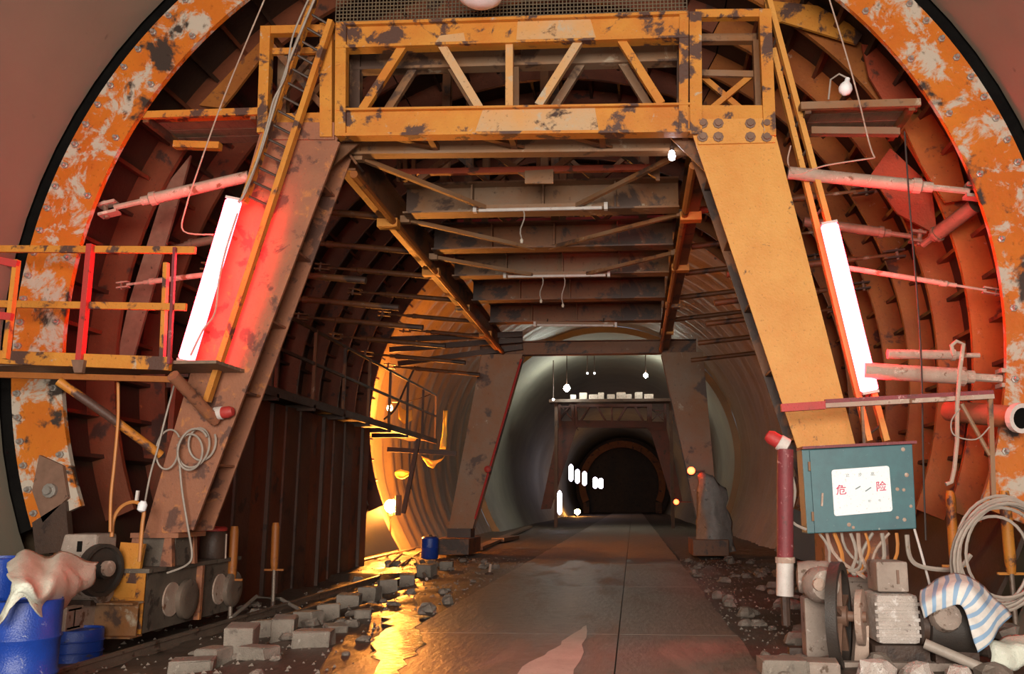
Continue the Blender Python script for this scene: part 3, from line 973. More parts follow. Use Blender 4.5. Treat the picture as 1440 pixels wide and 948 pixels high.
# small lit bulb at the right end of the truss, loose globe bulb above the right bench, big dome at the top
t = thing('work_bulb', 'small bright bulb under the right end of the truss', 'lamp', at(945, 214, 0.5))
MB().lathe(at(945, 226, 0.5), (0, 0, 1), [(0.01, 0), (0.04, 0.02), (0.05, 0.06), (0.045, 0.1), (0.03, 0.14)], 12).build('bulb', BULB_ON, t, smooth=True)
MB().lathe(at(945, 214, 0.5), (0, 0, 1), [(0.03, 0.0), (0.03, 0.08), (0.012, 0.1), (0.012, 0.22)], 10).build('socket', DARK, t)
t = thing('globe_bulb', 'dusty white globe bulb on a wire above the right upper bench', 'lamp', at(1190, 134, -0.1))
MB().lathe(at(1187, 134, -0.1), (0.25, 0, 1), [(0.02, 0), (0.075, 0.04), (0.09, 0.09), (0.075, 0.14), (0.035, 0.19), (0.03, 0.24)], 14).build('bulb', SIGNW, t, smooth=True)
MB().tube([at(1192, 110, -0.1), at(1180, 104, -0.1), at(1168, 112, -0.1), at(1165, 140, -0.1)], 0.012, 6).build('wire', CABLE, t)
t = thing('dome_lamp', 'white dome lamp hanging at the top edge above the truss', 'lamp', at(675, 7, -0.5))
MB().lathe(at(675, 7, -0.5), (0, 0, 1), [(0.03, 0), (0.18, 0.03), (0.28, 0.10), (0.31, 0.2), (0.26, 0.3), (0.12, 0.36)], 24).build('shade', SIGNW, t, smooth=True)
p = at(675, 7, -0.5)
MB().tube([p + Vector((0, 0, 0.34)), p + Vector((0, 0, 0.6))], 0.05, 10).build('socket', DARK, t)
MB().beam(p + Vector((0, 0, 0.58)), p + Vector((0.0, 0.55, 0.62)), 0.05, 0.05).build('hanger', DARK, t)

# wire-mesh guard above the truss
m = MB()
a, b = at(472, 30, 0.25), at(966, 14, 0.25)
for i in range(96):
    p = a.lerp(b, i / 95)
    m.beam(p, p + Vector((0, 0, 0.75)), 0.012, 0.012)
for j in range(14):
    m.beam(a + Vector((0, 0.012, 0.055 * j)), b + Vector((0, 0.012, 0.055 * j)), 0.012, 0.012)
o = m.build('mesh_guard', WIRE)
tag(o, 'dark wire-mesh guard standing on top of the lattice truss', 'mesh')

# ------------------------------------------------------------------ platforms
# left front platform with railing
YP = -0.85
t = thing('railed_platform', 'orange railed platform sticking out to the left of the left leg', 'platform', at(150, 520, YP))
MB().beam(at(-40, 501, YP), at(240, 512, YP), 0.08, 0.16).build('front_beam', ORANGE, t)
MB().beam(at(-40, 526, YP + 0.05), at(246, 534, YP + 0.05), 0.06, 0.07).build('lower_beam', ORANGE_RIB, t)
pA, pB = at(-40, 508, YP), at(300, 520, YP)
for k in range(5):
    y0 = YP + 0.06 + k * 0.17
    MB().box((pA.x, y0, pA.z - 0.05), (pB.x, y0 + 0.16, pA.z - 0.01)).build('plank', PLANK, t)
MB().beam(at(-40, 350, YP), at(275, 352, YP), 0.05, 0.085).build('handrail', ORANGE, t)
MB().beam(at(-40, 427, YP), at(262, 432, YP), 0.05, 0.085).build('handrail', ORANGE, t)
MB().beam(at(128, 344, YP - 0.05), at(111, 524, YP - 0.05), 0.07, 0.09, Vector((0, 1, 0))).build('railing_post', REDP, t)
MB().beam(at(234, 370, YP + 0.06), at(228, 516, YP + 0.06), 0.05, 0.07, Vector((0, 1, 0))).build('railing_post', ORANGE, t)
MB().beam(at(246, 348, YP - 0.05), at(238, 512, YP - 0.05), 0.035, 0.045, Vector((0, 1, 0))).build('railing_post', MAROON, t)
MB().prism([at(100, 506, YP - 0.1), at(118, 506, YP - 0.1), at(115, 524, YP - 0.1), at(104, 524, YP - 0.1)], (0, 0.06, 0)).build('post_clamp', RUSTBOLT, t)
MB().tube([at(82, 536, YP), at(150, 583, -0.6), at(226, 640, -0.1)], 0.055, 10).build('brace', ORANGE, t, smooth=True)
MB().tube([at(243, 528, YP), at(303, 592, -0.1)], 0.075, 10).build('brace', BROWN_LEG, t, smooth=True)
t = thing('railing', 'short red railing end at the left edge of the picture', 'railing', at(10, 450, -2.0))
MB().beam(at(-30, 360, -2.0), at(25, 372, -2.0), 0.05, 0.08).build('rail', REDP, t)
MB().beam(at(-30, 440, -2.0), at(17, 446, -2.0), 0.05, 0.08).build('rail', REDP, t)
MB().beam(at(24, 366, -1.98), at(8, 505, -1.98), 0.05, 0.07, Vector((0, 1, 0))).build('post', ORANGE, t)

# upper benches beside the truss
def bench(label, xl, xr, yt, Y, mat, low, dip):
    a, b = at(xl, yt, Y), at(xr, yt, Y)
    t = thing('plank_bench', label, 'platform', ((a.x + b.x) / 2, Y, a.z), 'plank benches beside the truss')
    for k in range(4):
        MB().box((a.x, Y + 0.26 * k, a.z - 0.05), (b.x, Y + 0.26 * k + 0.24, a.z)).build('plank', PLANK if k else mat, t)
    MB().beam((a.x, Y - 0.03, a.z - 0.06), (b.x, Y - 0.03, a.z - 0.06), 0.06, 0.1).build('edge_angle', mat, t)
    c, d = at(*low[0], Y + 0.6), at(*low[1], Y + 0.6)
    MB().beam(c, d, 0.12, 0.1).build('bearer', mat, t)
    MB().beam((a.x + 0.1, Y, a.z - 0.1), (a.x + 0.1, Y + 1.0, a.z - 0.1), 0.08, 0.1).build('cross_bearer', BROWN, t)
    MB().beam((b.x - 0.1, Y, a.z - 0.1), (b.x - 0.1, Y + 1.0, a.z - 0.1), 0.08, 0.1).build('cross_bearer', BROWN, t)
    return t


bench('dusty plank bench high beside the right end of the truss', 1125, 1293, 145, 0.1, GREYST, ((1140, 185), (1264, 186)), 0)
bench('orange-tipped plank bench high beside the left end of the truss', 196, 366, 158, 0.1, ORANGE, ((246, 204), (310, 206)), 0)
# left inner side platform at mid height with railing
t = thing('side_platform', 'dark side platform with railing along the left shell inside the trolley', 'platform', (-5.4, 10, 3.5))
for k in range(3):
    MB().box((-5.9 + 0.3 * k, 2.6, 3.5), (-5.62 + 0.3 * k, 17.9, 3.56)).build('plank', DARK, t)
MB().beam((-4.98, 2.6, 3.48), (-4.98, 17.9, 3.48), 0.06, 0.16).build('edge_beam', DARK, t)
for y in (2.7, 4.6, 6.5, 8.4, 10.3, 12.2, 14.1, 16.0, 17.8):
    MB().beam((-5.0, y, 3.5), (-5.0, y, 5.0), 0.06, 0.06).build('railing_post', BROWN if y < 14 else DARK, t)
    if y < 15.5:
        MB().beam((-6.0, y, 3.4), (-4.95, y, 3.4), 0.1, 0.12).build('bearer', DARK, t)
MB().beam((-5.0, 2.7, 4.98), (-5.0, 17.8, 4.98), 0.05, 0.06).build('handrail', DARK, t)
MB().beam((-5.0, 2.7, 4.3), (-5.0, 17.8, 4.3), 0.05, 0.06).build('handrail', DARK, t)
MB().beam((-5.0, 15.6, 3.45), (-5.4, 15.6, 1.2), 0.12, 0.12).build('brace', DARK, t)
MB().beam(at(545, 632, 15.8), at(642, 638, 15.8), 0.1, 0.14).build('cross_bearer', DARK, t)
for k, (a, b) in enumerate((((540, 478), (735, 470)), ((548, 492), (735, 478)), ((560, 512), (735, 488)))):
    tag(MB().beam(at(*a, 14.9 + 0.3 * k), at(*b, 14.9 + 0.3 * k), 0.12, 0.16).build('outrigger_beam', DARK), '%s dark outrigger beam crossing the orange-lit membrane at the far left' % ('topmost', 'middle', 'lowest')[k], 'beam', 'outrigger beams at the far portal')
# upright boards behind the left leg inside (lower side shutter)
t = thing('side_shutter', 'row of dim red-brown upright shutter panels below the left inner platform', 'shutter', (-5.36, 8, -0.2))
for k in range(7):
    y = 2.4 + 1.42 * k
    x = -5.36
    pn = MB().box((x - 0.05, y - 0.695, gz(x, y) - 0.08), (x + 0.03 * (1 + k % 2), y + 0.695, 3.38)).build('panel', SHUT if k % 2 else RIB_LEFT, t)
    MB().box((x + 0.03, y - 0.04, gz(x, y)), (x + 0.1, y + 0.04, 3.36)).build('batten', DARK, pn)

# ------------------------------------------------------------------ red bracket and pole on the right
YB = -0.75
t = thing('cable_bracket', 'red-ended steel bracket arm reaching right from the right leg', 'bracket', at(1245, 565, YB))
MB().beam(at(1098, 574, YB), at(1160, 570, YB), 0.08, 0.09).build('red_tip', REDP, t)
MB().beam(at(1160, 571, YB), at(1396, 558, YB), 0.10, 0.05).build('arm', PIPE, t)
MB().beam(at(1160, 565, YB + 0.06), at(1396, 552, YB + 0.06), 0.06, 0.05).build('arm', MAROON, t)
MB().beam(at(1392, 556, YB), at(1397, 716, YB), 0.05, 0.05).build('upright', GREYST, t)
MB().tube([at(1352, 568, YB), at(1392, 640, YB)], 0.025, 8).build('brace', GREYST, t)
MB().beam(at(1212, 568, YB + 0.03), at(1215, 625, YB + 0.03), 0.03, 0.04).build('hanger', GREYST, t)
t = thing('hook_rod', 'long bent hook rod hanging over the bracket arm on the right', 'hook', at(1345, 680, YB - 0.08))
MB().tube([at(1341, 500, YB - .08), at(1338, 486, YB - .08), at(1345, 480, YB - .08), at(1355, 484, YB - .08), at(1350, 520, YB - .08), at(1346, 570, YB - .08), at(1346, 620, YB - .08), at(1342, 660, YB - .08), at(1338, 678, YB - .08), at(1330, 681, YB - .08)], 0.024, 8).build('rod', PIPE, t, smooth=True)
t = thing('steel_pipe', 'dark pipe with white-rimmed open end at the right picture edge', 'pipe', at(1400, 590, -0.4))
c = at(1434, 588, -0.6)
u = (at(1434, 588, -0.6) - at(1335, 578, 0.5)).normalized()
MB().tube([at(1335, 578, 0.5), c], 0.13, 16).build('barrel', GREYST, t, smooth=True)
MB().lathe(c, u, [(0.14, -0.04), (0.17, -0.04), (0.17, 0.04), (0.12, 0.04), (0.12, -0.01)], 20).build('rim', WHITEP, t)
MB().lathe(c, u, [(0.02, 0.02), (0.118, 0.02), (0.118, 0.025)], 20).build('mouth', GAP_BLACK, t)

# maroon pole with white foot
YO = -1.05
p0, p1 = at(1104, 838, YO), at(1104, 632, YO)
t = thing('marker_pole', 'maroon pole with white lower end standing left of the teal switch box', 'pole', (p0.x, YO, p0.z))
pm = p0.lerp(p1, 0.24)
MB().tube([p0, pm], 0.092, 14).build('white_end', WHITEP, t, smooth=True)
MB().tube([pm, p1], 0.088, 14).build('shaft', MAROON, t, smooth=True)
MB().tube([p0 + Vector((0, 0, -0.3)), p0], 0.05, 8).build('spike', DARK, t)
MB().lathe(pm, (0, 0, 1), [(0.088, -0.03), (0.105, -0.03), (0.105, 0.03), (0.088, 0.03)], 14).build('band', PIPE, t)


def warn_lamp(label, c, u, s=1.0):
    t = thing('warning_lamp', label, 'lamp', c, 'unlit warning lamps')
    u = Vector(u).normalized()
    MB().lathe(c, u, [(0.06 * s, 0), (0.085 * s, 0.01), (0.085 * s, 0.10 * s), (0.075 * s, 0.11 * s)], 16).build('housing', WHITEP, t, smooth=True)
    MB().lathe(c + u * 0.11 * s, u, [(0.075 * s, 0), (0.075 * s, 0.09 * s), (0.05 * s, 0.14 * s), (0.01, 0.15 * s)], 16).build('lens', REDP, t, smooth=True)
    return t


warn_lamp('red and white warning lamp on top of the maroon pole', at(1108, 629, YO), at(1086, 616, YO) - at(1108, 629, YO), 1.05)
warn_lamp('red and white warning lamp on the brown left leg', at(302, 582, -0.12), at(325, 579, -0.14) - at(302, 582, -0.12), 1.0)

# ------------------------------------------------------------------ switch box with danger sign
YX = -0.95
q = [at(1128, 632, YX), at(1284, 624, YX), at(1290, 744, YX), at(1136, 751, YX)]
t = thing('switch_box', 'teal steel switch box with a white danger sign on the right leg', 'box', q[3].lerp(q[2], 0.5))
MB().prism([p + Vector((0, 0.03, 0)) for p in q], (0, 0.32, 0)).build('body', TEAL, t, bevel=0.012)
# door a little smaller, proud of the body
cen = (q[0] + q[1] + q[2] + q[3]) / 4
qd = [cen + (p - cen) * 0.985 for p in q]
qd[0].x += 0.07
qd[3].x += 0.07
dr = MB().prism([p for p in qd], (0, 0.03, 0)).build('door', TEAL, t, bevel=0.008)
MB().beam(q[0] + Vector((0.0, 0.16, 0.015)), q[1] + Vector((0.03, 0.16, 0.015)), 0.40, 0.03).build('rain_lip', MAROON, t)
for k in (0.2, 0.8):
    p = qd[0].lerp(qd[3], k)
    MB().tube([p + Vector((-0.012, 0, -0.05)), p + Vector((-0.012, 0, 0.05))], 0.014, 8).build('hinge', GREYST, t)
p = qd[0].lerp(qd[3], 0.6) + Vector((0.09, -0.01, 0))
MB().beam(p + Vector((0, 0, -0.07)), p + Vector((0.015, 0, 0.07)), 0.02, 0.025, Vector((0, 1, 0))).build('handle', PIPE, dr)
for x, y in ((1262, 688), (1271, 689), (1275, 668), (1281, 712), (1270, 632), (1272, 731), (1200, 742), (1194, 738), (1262, 728)):
    p = at(x, y, YX - 0.001)
    MB().lathe(p, (0, -1, 0), [(0.018 + 0.01 * random.random(), 0), (0.012, 0.006)], 8).build('paint_chip', PIPE, dr)
# sign
sg = [at(1169, 661, YX - 0.004), at(1250, 655, YX - 0.004), at(1255, 719, YX - 0.004), at(1173, 726, YX - 0.004)]
ex = (sg[1] - sg[0]).normalized()
ez = (sg[0] - sg[3]).normalized()
pl = []
for i, (c, s1, s2) in enumerate(((sg[3], 1, 1), (sg[2], -1, 1), (sg[1], -1, -1), (sg[0], 1, -1))):
    r = 0.025
    aa, bb = c + ez * s2 * r, c + ex * s1 * r
    k = c + (ex * s1 + ez * s2) * r * 0.3
    pl += [aa, k, bb] if i in (0, 2) else [bb, k, aa]
sgn = MB().prism(pl, (0, -0.008, 0)).build('sign', SIGNW, t)


def text(s, px, py, size, mat, parent, bold=0.0, shear=0.0):
    cu = bpy.data.curves.new('lettering', 'FONT')
    cu.body = s
    cu.size = size
    cu.align_x = 'CENTER'
    cu.align_y = 'CENTER'
    cu.extrude = 0.001
    cu.offset = bold
    tmp = bpy.data.objects.new('lettering_tmp', cu)
    COL.objects.link(tmp)
    bpy.context.view_layer.update()
    dg = bpy.context.evaluated_depsgraph_get()
    me = bpy.data.meshes.new_from_object(tmp.evaluated_get(dg))
    bpy.data.objects.remove(tmp)
    me.name = 'lettering'
    o = bpy.data.objects.new('lettering', me)
    me.materials.clear()
    me.materials.append(mat)
    COL.objects.link(o)
    o.parent = parent
    og = ORG[parent.name]
    c = at(px, py, YX - 0.0135) - og
    for v in me.vertices:
        l = v.co.copy()
        v.co = c + ex * l.x + ez * l.y + Vector((0, -1, 0)) * l.z
    ORG[o.name] = og
    return o


text('危', 1183, 690, 0.115, SIGNR, sgn, 0.0008)
text('险', 1239, 685, 0.115, SIGNR, sgn, 0.0008)
for s, x, y in (('止', 1192, 668.5), ('步', 1209.5, 668), ('高', 1227, 667)):
    text(s, x, y, 0.045, SIGNG, sgn)
for s, x, y in (('有', 1222.5, 705), ('电', 1237, 704)):
    text(s, x, y, 0.03, SIGNG, sgn)
for a, b in (((1203, 688), (1210, 684)), ((1217, 691), (1225, 685.5))):
    MB().beam(at(*a, YX - 0.0135), at(*b, YX - 0.0135), 0.012, 0.003, Vector((0, 1, 0))).build('arrow_mark', SIGNG, sgn)

# cables: below the box, coil on the right, coil on the left leg, hanging wires
for i in range(11):
    x = 1152 + i * 11
    a = at(x, 750, -0.8)
    b = at(1180 + (i * 37) % 62, 800 + (i * 13) % 22, -0.9 - 0.03 * (i % 3))
    a.y += 0.02 * (i % 4)
    o = MB().tube(sag(a, b, 0.06 + 0.05 * (i % 3), 8, 0.04 * (-1) ** i), 0.016 + 0.004 * (i % 3), 6).build('cable', (CABLE, PIPE, CABLE_OR, CABLE)[i % 4])
    tag(o, 'cable hanging below the teal switch box, %s from the left' % ('first', 'second', 'third', 'fourth', 'fifth', 'sixth', 'seventh', 'eighth', 'ninth', 'tenth', 'eleventh')[i], 'cable', 'cables below the switch box')


def coil(name, label, c, rx, rz, turns, r, mat, jit, Y, tilt=0.0, thick=0.12):
    m = MB()
    pts = []
    N = 30 * turns
    for i in range(N + 1):
        a = 2 * pi * i / 30 + 0.5
        k = 1 + jit * noise.noise(Vector((i * 0.021, 3, 1))) - 0.10 * (1 - abs((i / N) - 0.5))
        off = jit * 0.5 * noise.noise(Vector((i * 0.017, 7, 4)))
        pts.append(c + Vector((rx * k * cos(a) + off + tilt * sin(a) * rz, thick * (i / N - 0.5), rz * k * sin(a) + off)))
    m.tube(pts, r, 6)
    return tag(m.build(name, mat, None, smooth=True), label, 'cable')


coil('cable_coil', 'big grey cable coil hanging at the right picture edge', at(1408, 778, -1.4), 0.47, 0.55, 9, 0.017, CABLE, 0.26, -1.4, 0.12, 0.22)
coil('cable_coil', 'small grey wire coil tied to the brown left leg', at(276, 628, -0.12), 0.19, 0.25, 3, 0.014, CABLE, 0.3, -0.12)
coil('cable_coil', 'open wire loop left of the small coil on the left leg', at(240, 628, -0.14), 0.16, 0.24, 1, 0.012, CABLE, 0.3, -0.14)


def wire(label, pts, r, mat, group='hanging wires'):
    return tag(MB().tube(pts, r, 6).build('wire', mat, None, smooth=True), label, 'cable', group)


def W(Y, *pp):
    """smooth polyline through pixel points at depth Y"""
    P = [at(x, y, Y) for x, y in pp]
    if len(P) < 3:
        return P
    out = []
    for i in range(len(P) - 1):
        p0, p1, p2, p3 = P[max(i - 1, 0)], P[i], P[i + 1], P[min(i + 2, len(P) - 1)]
        for k in range(5):
            t_ = k / 5
            out.append(0.5 * ((2 * p1) + (p2 - p0) * t_ + (2 * p0 - 5 * p1 + 4 * p2 - p3) * t_ ** 2 + (3 * p1 - p0 - 3 * p2 + p3) * t_ ** 3))
    out.append(P[-1])
    return out


wire('pale wire bundle looping down beside the left ladder', W(-0.45, (445, -8), (425, 40), (405, 90), (392, 130), (380, 170), (366, 215), (345, 270), (335, 285)), 0.017, CABLE)
wire('thin pale wire beside the bundle on the left ladder', W(-0.47, (437, -8), (412, 50), (402, 105), (385, 140), (376, 175), (360, 230), (342, 272)), 0.012, CABLE)
wire('thin wire running from top left down to the left strut', W(-0.3, (375, -8), (340, 75), (310, 150), (280, 235), (262, 290), (258, 325), (300, 330)), 0.010, PIPE)
wire('thin wire sloping beside the left tube light', W(-0.48, (334, 300), (318, 350), (308, 395), (302, 440), (285, 465), (268, 500)), 0.012, PIPE)
wire('orange cord hanging below the left platform', W(-0.6, (166, 538), (166, 590), (161, 650), (156, 700), (155, 748)), 0.018, CABLE_OR)
wire('wire running from the left platform down past the wire loop', W(-0.2, (248, 530), (232, 590), (222, 630), (212, 665), (205, 700), (200, 730)), 0.012, CABLE)
wire('wire hanging from the small coil down the left leg', W(-0.15, (252, 645), (256, 690), (264, 740), (270, 780), (262, 795), (235, 806)), 0.013, CABLE)
wire('thin wire hanging from the top right past the right bench', W(-0.4, (1164, -8), (1185, 60), (1205, 130), (1222, 200), (1230, 222)), 0.010, PIPE)
wire('long thin double wire hanging right of the right tube light', W(-0.3, (1272, 185), (1280, 300), (1290, 420), (1296, 520), (1298, 640), (1302, 760)), 0.011, CABLE_DK)
wire('thin wire sagging from the upper right strut', W(-0.2, (1112, 205), (1108, 228), (1120, 245), (1160, 233), (1230, 222)), 0.010, PIPE)
wire('pale wire loop under the bracket arm on the right', W(-0.85, (1350, 575), (1338, 592), (1342, 612), (1372, 618), (1392, 600)), 0.008, CABLE)
wire('grey drop wire between the maroon pole and the teal box', W(-0.97, (1106, 645), (1118, 690), (1112, 730), (1134, 745)), 0.016, CABLE)
wire('pale rod-like lead leaning right of the teal box', W(-0.9, (1284, 738), (1296, 780), (1308, 825)), 0.014, WHITEP)
wire('thick grey lead sagging from the teal box to the coil', W(-1.0, (1275, 752), (1280, 785), (1300, 798), (1345, 800), (1365, 780)), 0.026, CABLE)
wire('black cable curving over the lit railing at the far left', W(15.0, (584, 515), (570, 545), (556, 575), (540, 590)), 0.03, CABLE_DK)
wire('yellow-orange lead arcing up beside the left leg foot', W(-0.5, (157, 755), (160, 730), (172, 712), (190, 706), (202, 716), (200, 740), (196, 790)), 0.022, CABLE_OR)
# cable clip, shiny
t = thing('cable_clip', 'shiny white cable clip beside the left leg foot', 'clip', at(197, 712, -0.55))
MB().lathe(at(198, 720, -0.55), (0.2, 0, 1), [(0.02, 0), (0.05, 0.02), (0.055, 0.09), (0.03, 0.13)], 10).build('body', SIGNW, t, smooth=True)
MB().beam(at(192, 704, -0.55), at(194, 690, -0.55), 0.03, 0.03).build('tab', WHITEP, t)

# ------------------------------------------------------------------ left bogie, motor, drum, sheet
XB = -4.42
t = thing('wheel_bogie', 'rusty wheel bogie with round holes under the left leg', 'bogie', (XB - 0.3, 0.9, -0.05))
z0, z1 = 0.0, 0.70
yA, yB = -0.35, 2.15


def holed_plate(x, th, ya, yb, za, zb, holes, r):
    """plate in the plane X = x with round holes"""
    m = MB()
    n = 24
    edges = [ya] + [(holes[i] + holes[i + 1]) / 2 for i in range(len(holes) - 1)] + [yb]
    zc = (za + zb) / 2 - 0.02
    for i, h in enumerate(holes):
        a, b = edges[i], edges[i + 1]
        ring, rect = [], []
        for k in range(n):
            an = 2 * pi * k / n
            c_, s_ = cos(an), sin(an)
            ring.append((h + r * c_, zc + r * s_))
            tx = ((b - h) if c_ > 0 else (h - a)) / max(abs(c_), 1e-6)
            tz = ((zb - zc) if s_ > 0 else (zc - za)) / max(abs(s_), 1e-6)
            k_ = min(tx, tz)
            rect.append((h + k_ * c_, zc + k_ * s_))
        for (cy, cz_) in ((a, za), (b, za), (b, zb), (a, zb)):
            j = min(range(n), key=lambda q_: (rect[q_][0] - cy) ** 2 + (rect[q_][1] - cz_) ** 2)
            rect[j] = (cy, cz_)
        o = len(m.v)
        for X in (x, x - th):
            for yy_, zz_ in ring + rect:
                m.v.append(Vector((X, yy_, zz_)))
        for k in range(n):
            l = (k + 1) % n
            m.f.append([o + k, o + l, o + n + l, o + n + k])
            m.f.append([o + 2 * n + k, o + 2 * n + l, o + 3 * n + l, o + 3 * n + k])
            m.f.append([o + k, o + l, o + 2 * n + l, o + 2 * n + k])
            m.f.append([o + n + k, o + n + l, o + 3 * n + l, o + 3 * n + k])
    return m


body = holed_plate(XB, 0.04, yA, yB, z0, z1, [0.28, 1.62], 0.20).build('side_plate', BOGIE, t)
MB().box((XB - 0.55, yA, z0), (XB - 0.51, yB, z1)).build('side_plate', BOGIE, t)
MB().box((XB - 0.58, yA - 0.03, z1), (XB + 0.05, yB + 0.03, z1 + 0.05)).build('top_plate', BOGIE, t)
MB().box((XB - 0.56, yA - 0.012, z0), (XB + 0.0, yA + 0.012, z1)).build('end_plate', ORANGE, t)
MB().beam((XB + 0.03, 0.95, z0), (XB + 0.03, 0.95, z1), 0.1, 0.06).build('rib', BROWN_LEG, t)
for y in (0.28, 1.62):
    wz = 0.28
    MB().lathe((XB - 0.1, y, wz), (-1, 0, 0), [(0.30, 0), (0.34, 0.02), (0.34, 0.05), (0.29, 0.07), (0.29, 0.22)], 26).build('wheel', RAIL, t, smooth=True)
    MB().lathe((XB + 0.10, y + 0.33, wz + 0.02), (-1, 0, 0), [(0.12, 0), (0.22, 0.0), (0.25, 0.02), (0.25, 0.08), (0.2, 0.09)], 24).build('hub_cover', RAIL, t, smooth=True)
    MB().lathe((XB + 0.02, y, wz + 0.05), (-1, 0, 0), [(0.19, 0), (0.21, 0.0), (0.21, 0.05), (0.19, 0.05)], 24).build('bearing_ring', PIPE, t)
# pedestal under the leg
for y in (0.0, D2 - 0.05):
    for s in (0, 1):
        x0 = XB - 0.45 + 0.42 * s
        MB().prism([(x0, y, z1 + 0.05), (x0 + 0.16, y, z1 + 0.05), (x0 + 0.12, y, 1.14), (x0 + 0.04, y, 1.14)], (0, 0.08, 0)).build('wedge', BROWN_LEG, t)
MB().box((XB - 0.45, 0.1, z1 + 0.05), (XB + 0.1, D2 - 0.1, 1.1)).build('pedestal_core', BOGIE, t)
MB().box((XB - 0.42, -0.04, 1.10), (XB + 0.2, D2 + 0.06, 1.16)).build('bearing_plate', BROWN_LEG, t)
# channel outriggers carrying the motor
MB().ibeam((XB - 0.55, -0.5, 0.18), (XB + 0.02, -0.5, 0.18), 0.26, 0.40, 0.02).build('channel', GREYST, t)
MB().ibeam((XB - 1.5, -0.9, 0.24), (XB - 0.5, -0.9, 0.24), 0.24, 0.22, 0.02).build('channel', GREYST, t)
MB().ibeam((XB - 1.45, -0.4, 0.24), (XB - 0.5, -0.4, 0.24), 0.24, 0.22, 0.02).build('channel', GREYST, t)
MB().box((XB - 0.62, -1.05, 0.1), (XB - 0.5, 0.2, 0.37)).build('channel', PIPE, t)
t = thing('drive_motor', 'grey drive motor with a slotted cover beside the left bogie', 'motor', (XB - 0.62, -0.55, 0.37))
mx, my = XB - 0.62, -0.55
MB().prism([(mx - 0.27, my - 0.2, 0.80), (mx + 0.22, my - 0.2, 0.80), (mx + 0.20, my - 0.2, 1.17), (mx - 0.2, my - 0.2, 1.17)], (0, 0.42, 0)).build('cover', DUSTY, t, bevel=0.03)
MB().box((mx - 0.02, my - 0.215, 0.97), (mx + 0.035, my - 0.19, 1.09)).build('slot', GAP_BLACK, t)
MB().tube([(mx - 0.35, my, 0.58), (mx + 0.25, my, 0.58)], 0.22, 18).build('motor_body', DUSTY, t, smooth=True)
MB().box((mx - 0.3, my - 0.2, 0.36), (mx + 0.2, my + 0.2, 0.42)).build('foot', DARK, t)
MB().lathe((mx + 0.22, my - 0.16, 0.76), (1, -0.25, 0), [(0.26, 0), (0.30, 0.0), (0.30, 0.1), (0.26, 0.1), (0.25, 0.06), (0.1, 0.06), (0.1, 0.14), (0.05, 0.15)], 28).build('pulley', RUBBER, t, smooth=True)
MB().lathe((mx + 0.34, my - 0.19, 0.78), (1, -0.25, 0), [(0.09, 0), (0.09, 0.06), (0.05, 0.07)], 14).build('hub', PIPE, t)
MB().beam((mx + 0.36, my + 0.2, 0.42), (mx + 0.40, my + 0.25, 1.05), 0.3, 0.05).build('belt_guard', ORANGE, t)
t = thing('gear_case', 'rounded dusty gear case under the pale sheet at the left', 'gear case', (XB - 1.2, -1.2, 0.36))
m = MB().lathe((XB - 1.2, -1.35, 0.66), (1, 0.1, 0), [(0.16, -0.42), (0.27, -0.34), (0.30, -0.1), (0.30, 0.22), (0.26, 0.3), (0.12, 0.34)], 20)
m.build('case', DUSTY, t, smooth=True)
MB().box((XB - 1.5, -1.55, 0.34), (XB - 0.9, -1.15, 0.42)).build('foot', DARK, t)

# drum
def drum(label, p, mat=BLUE, h=0.9, r=0.30):
    t = thing('oil_drum', label, 'drum', p, 'blue drums')
    MB().lathe(p, (0, 0, 1), [(r * 0.96, 0), (r, 0.012), (r, 0.29 * h), (r + 0.014, 0.31 * h), (r + 0.014, 0.325 * h), (r, 0.345 * h), (r, 0.63 * h), (r + 0.014, 0.65 * h), (r + 0.014, 0.665 * h), (r, 0.685 * h), (r, h), (r * 0.97, h + 0.01), (r * 0.95, h - 0.015), (0.02, h - 0.015)], 32).build('body', mat, t, smooth=True)
    MB().lathe(p + Vector((r * 0.6, 0, h - 0.02)), (0, 0, 1), [(0.03, 0), (0.03, 0.02), (0.02, 0.022)], 10).build('bung', BOLT, t)
    return t


dp = at(24, 960, -3.2)
DZ = -0.21
drum('scuffed blue drum under the pale sheet at the lower left corner', Vector((dp.x, -3.2, DZ)))
dq = at(-18, 900, -2.3)
drum('taller blue drum half hidden at the left picture edge', Vector((dq.x, -2.3, DZ)), h=1.2)
dr_ = at(108, 905, -0.95)
drum('short dark blue drum standing in the gloom under the motor channel', Vector((dr_.x, -0.95, DZ)), h=0.34, r=0.27)


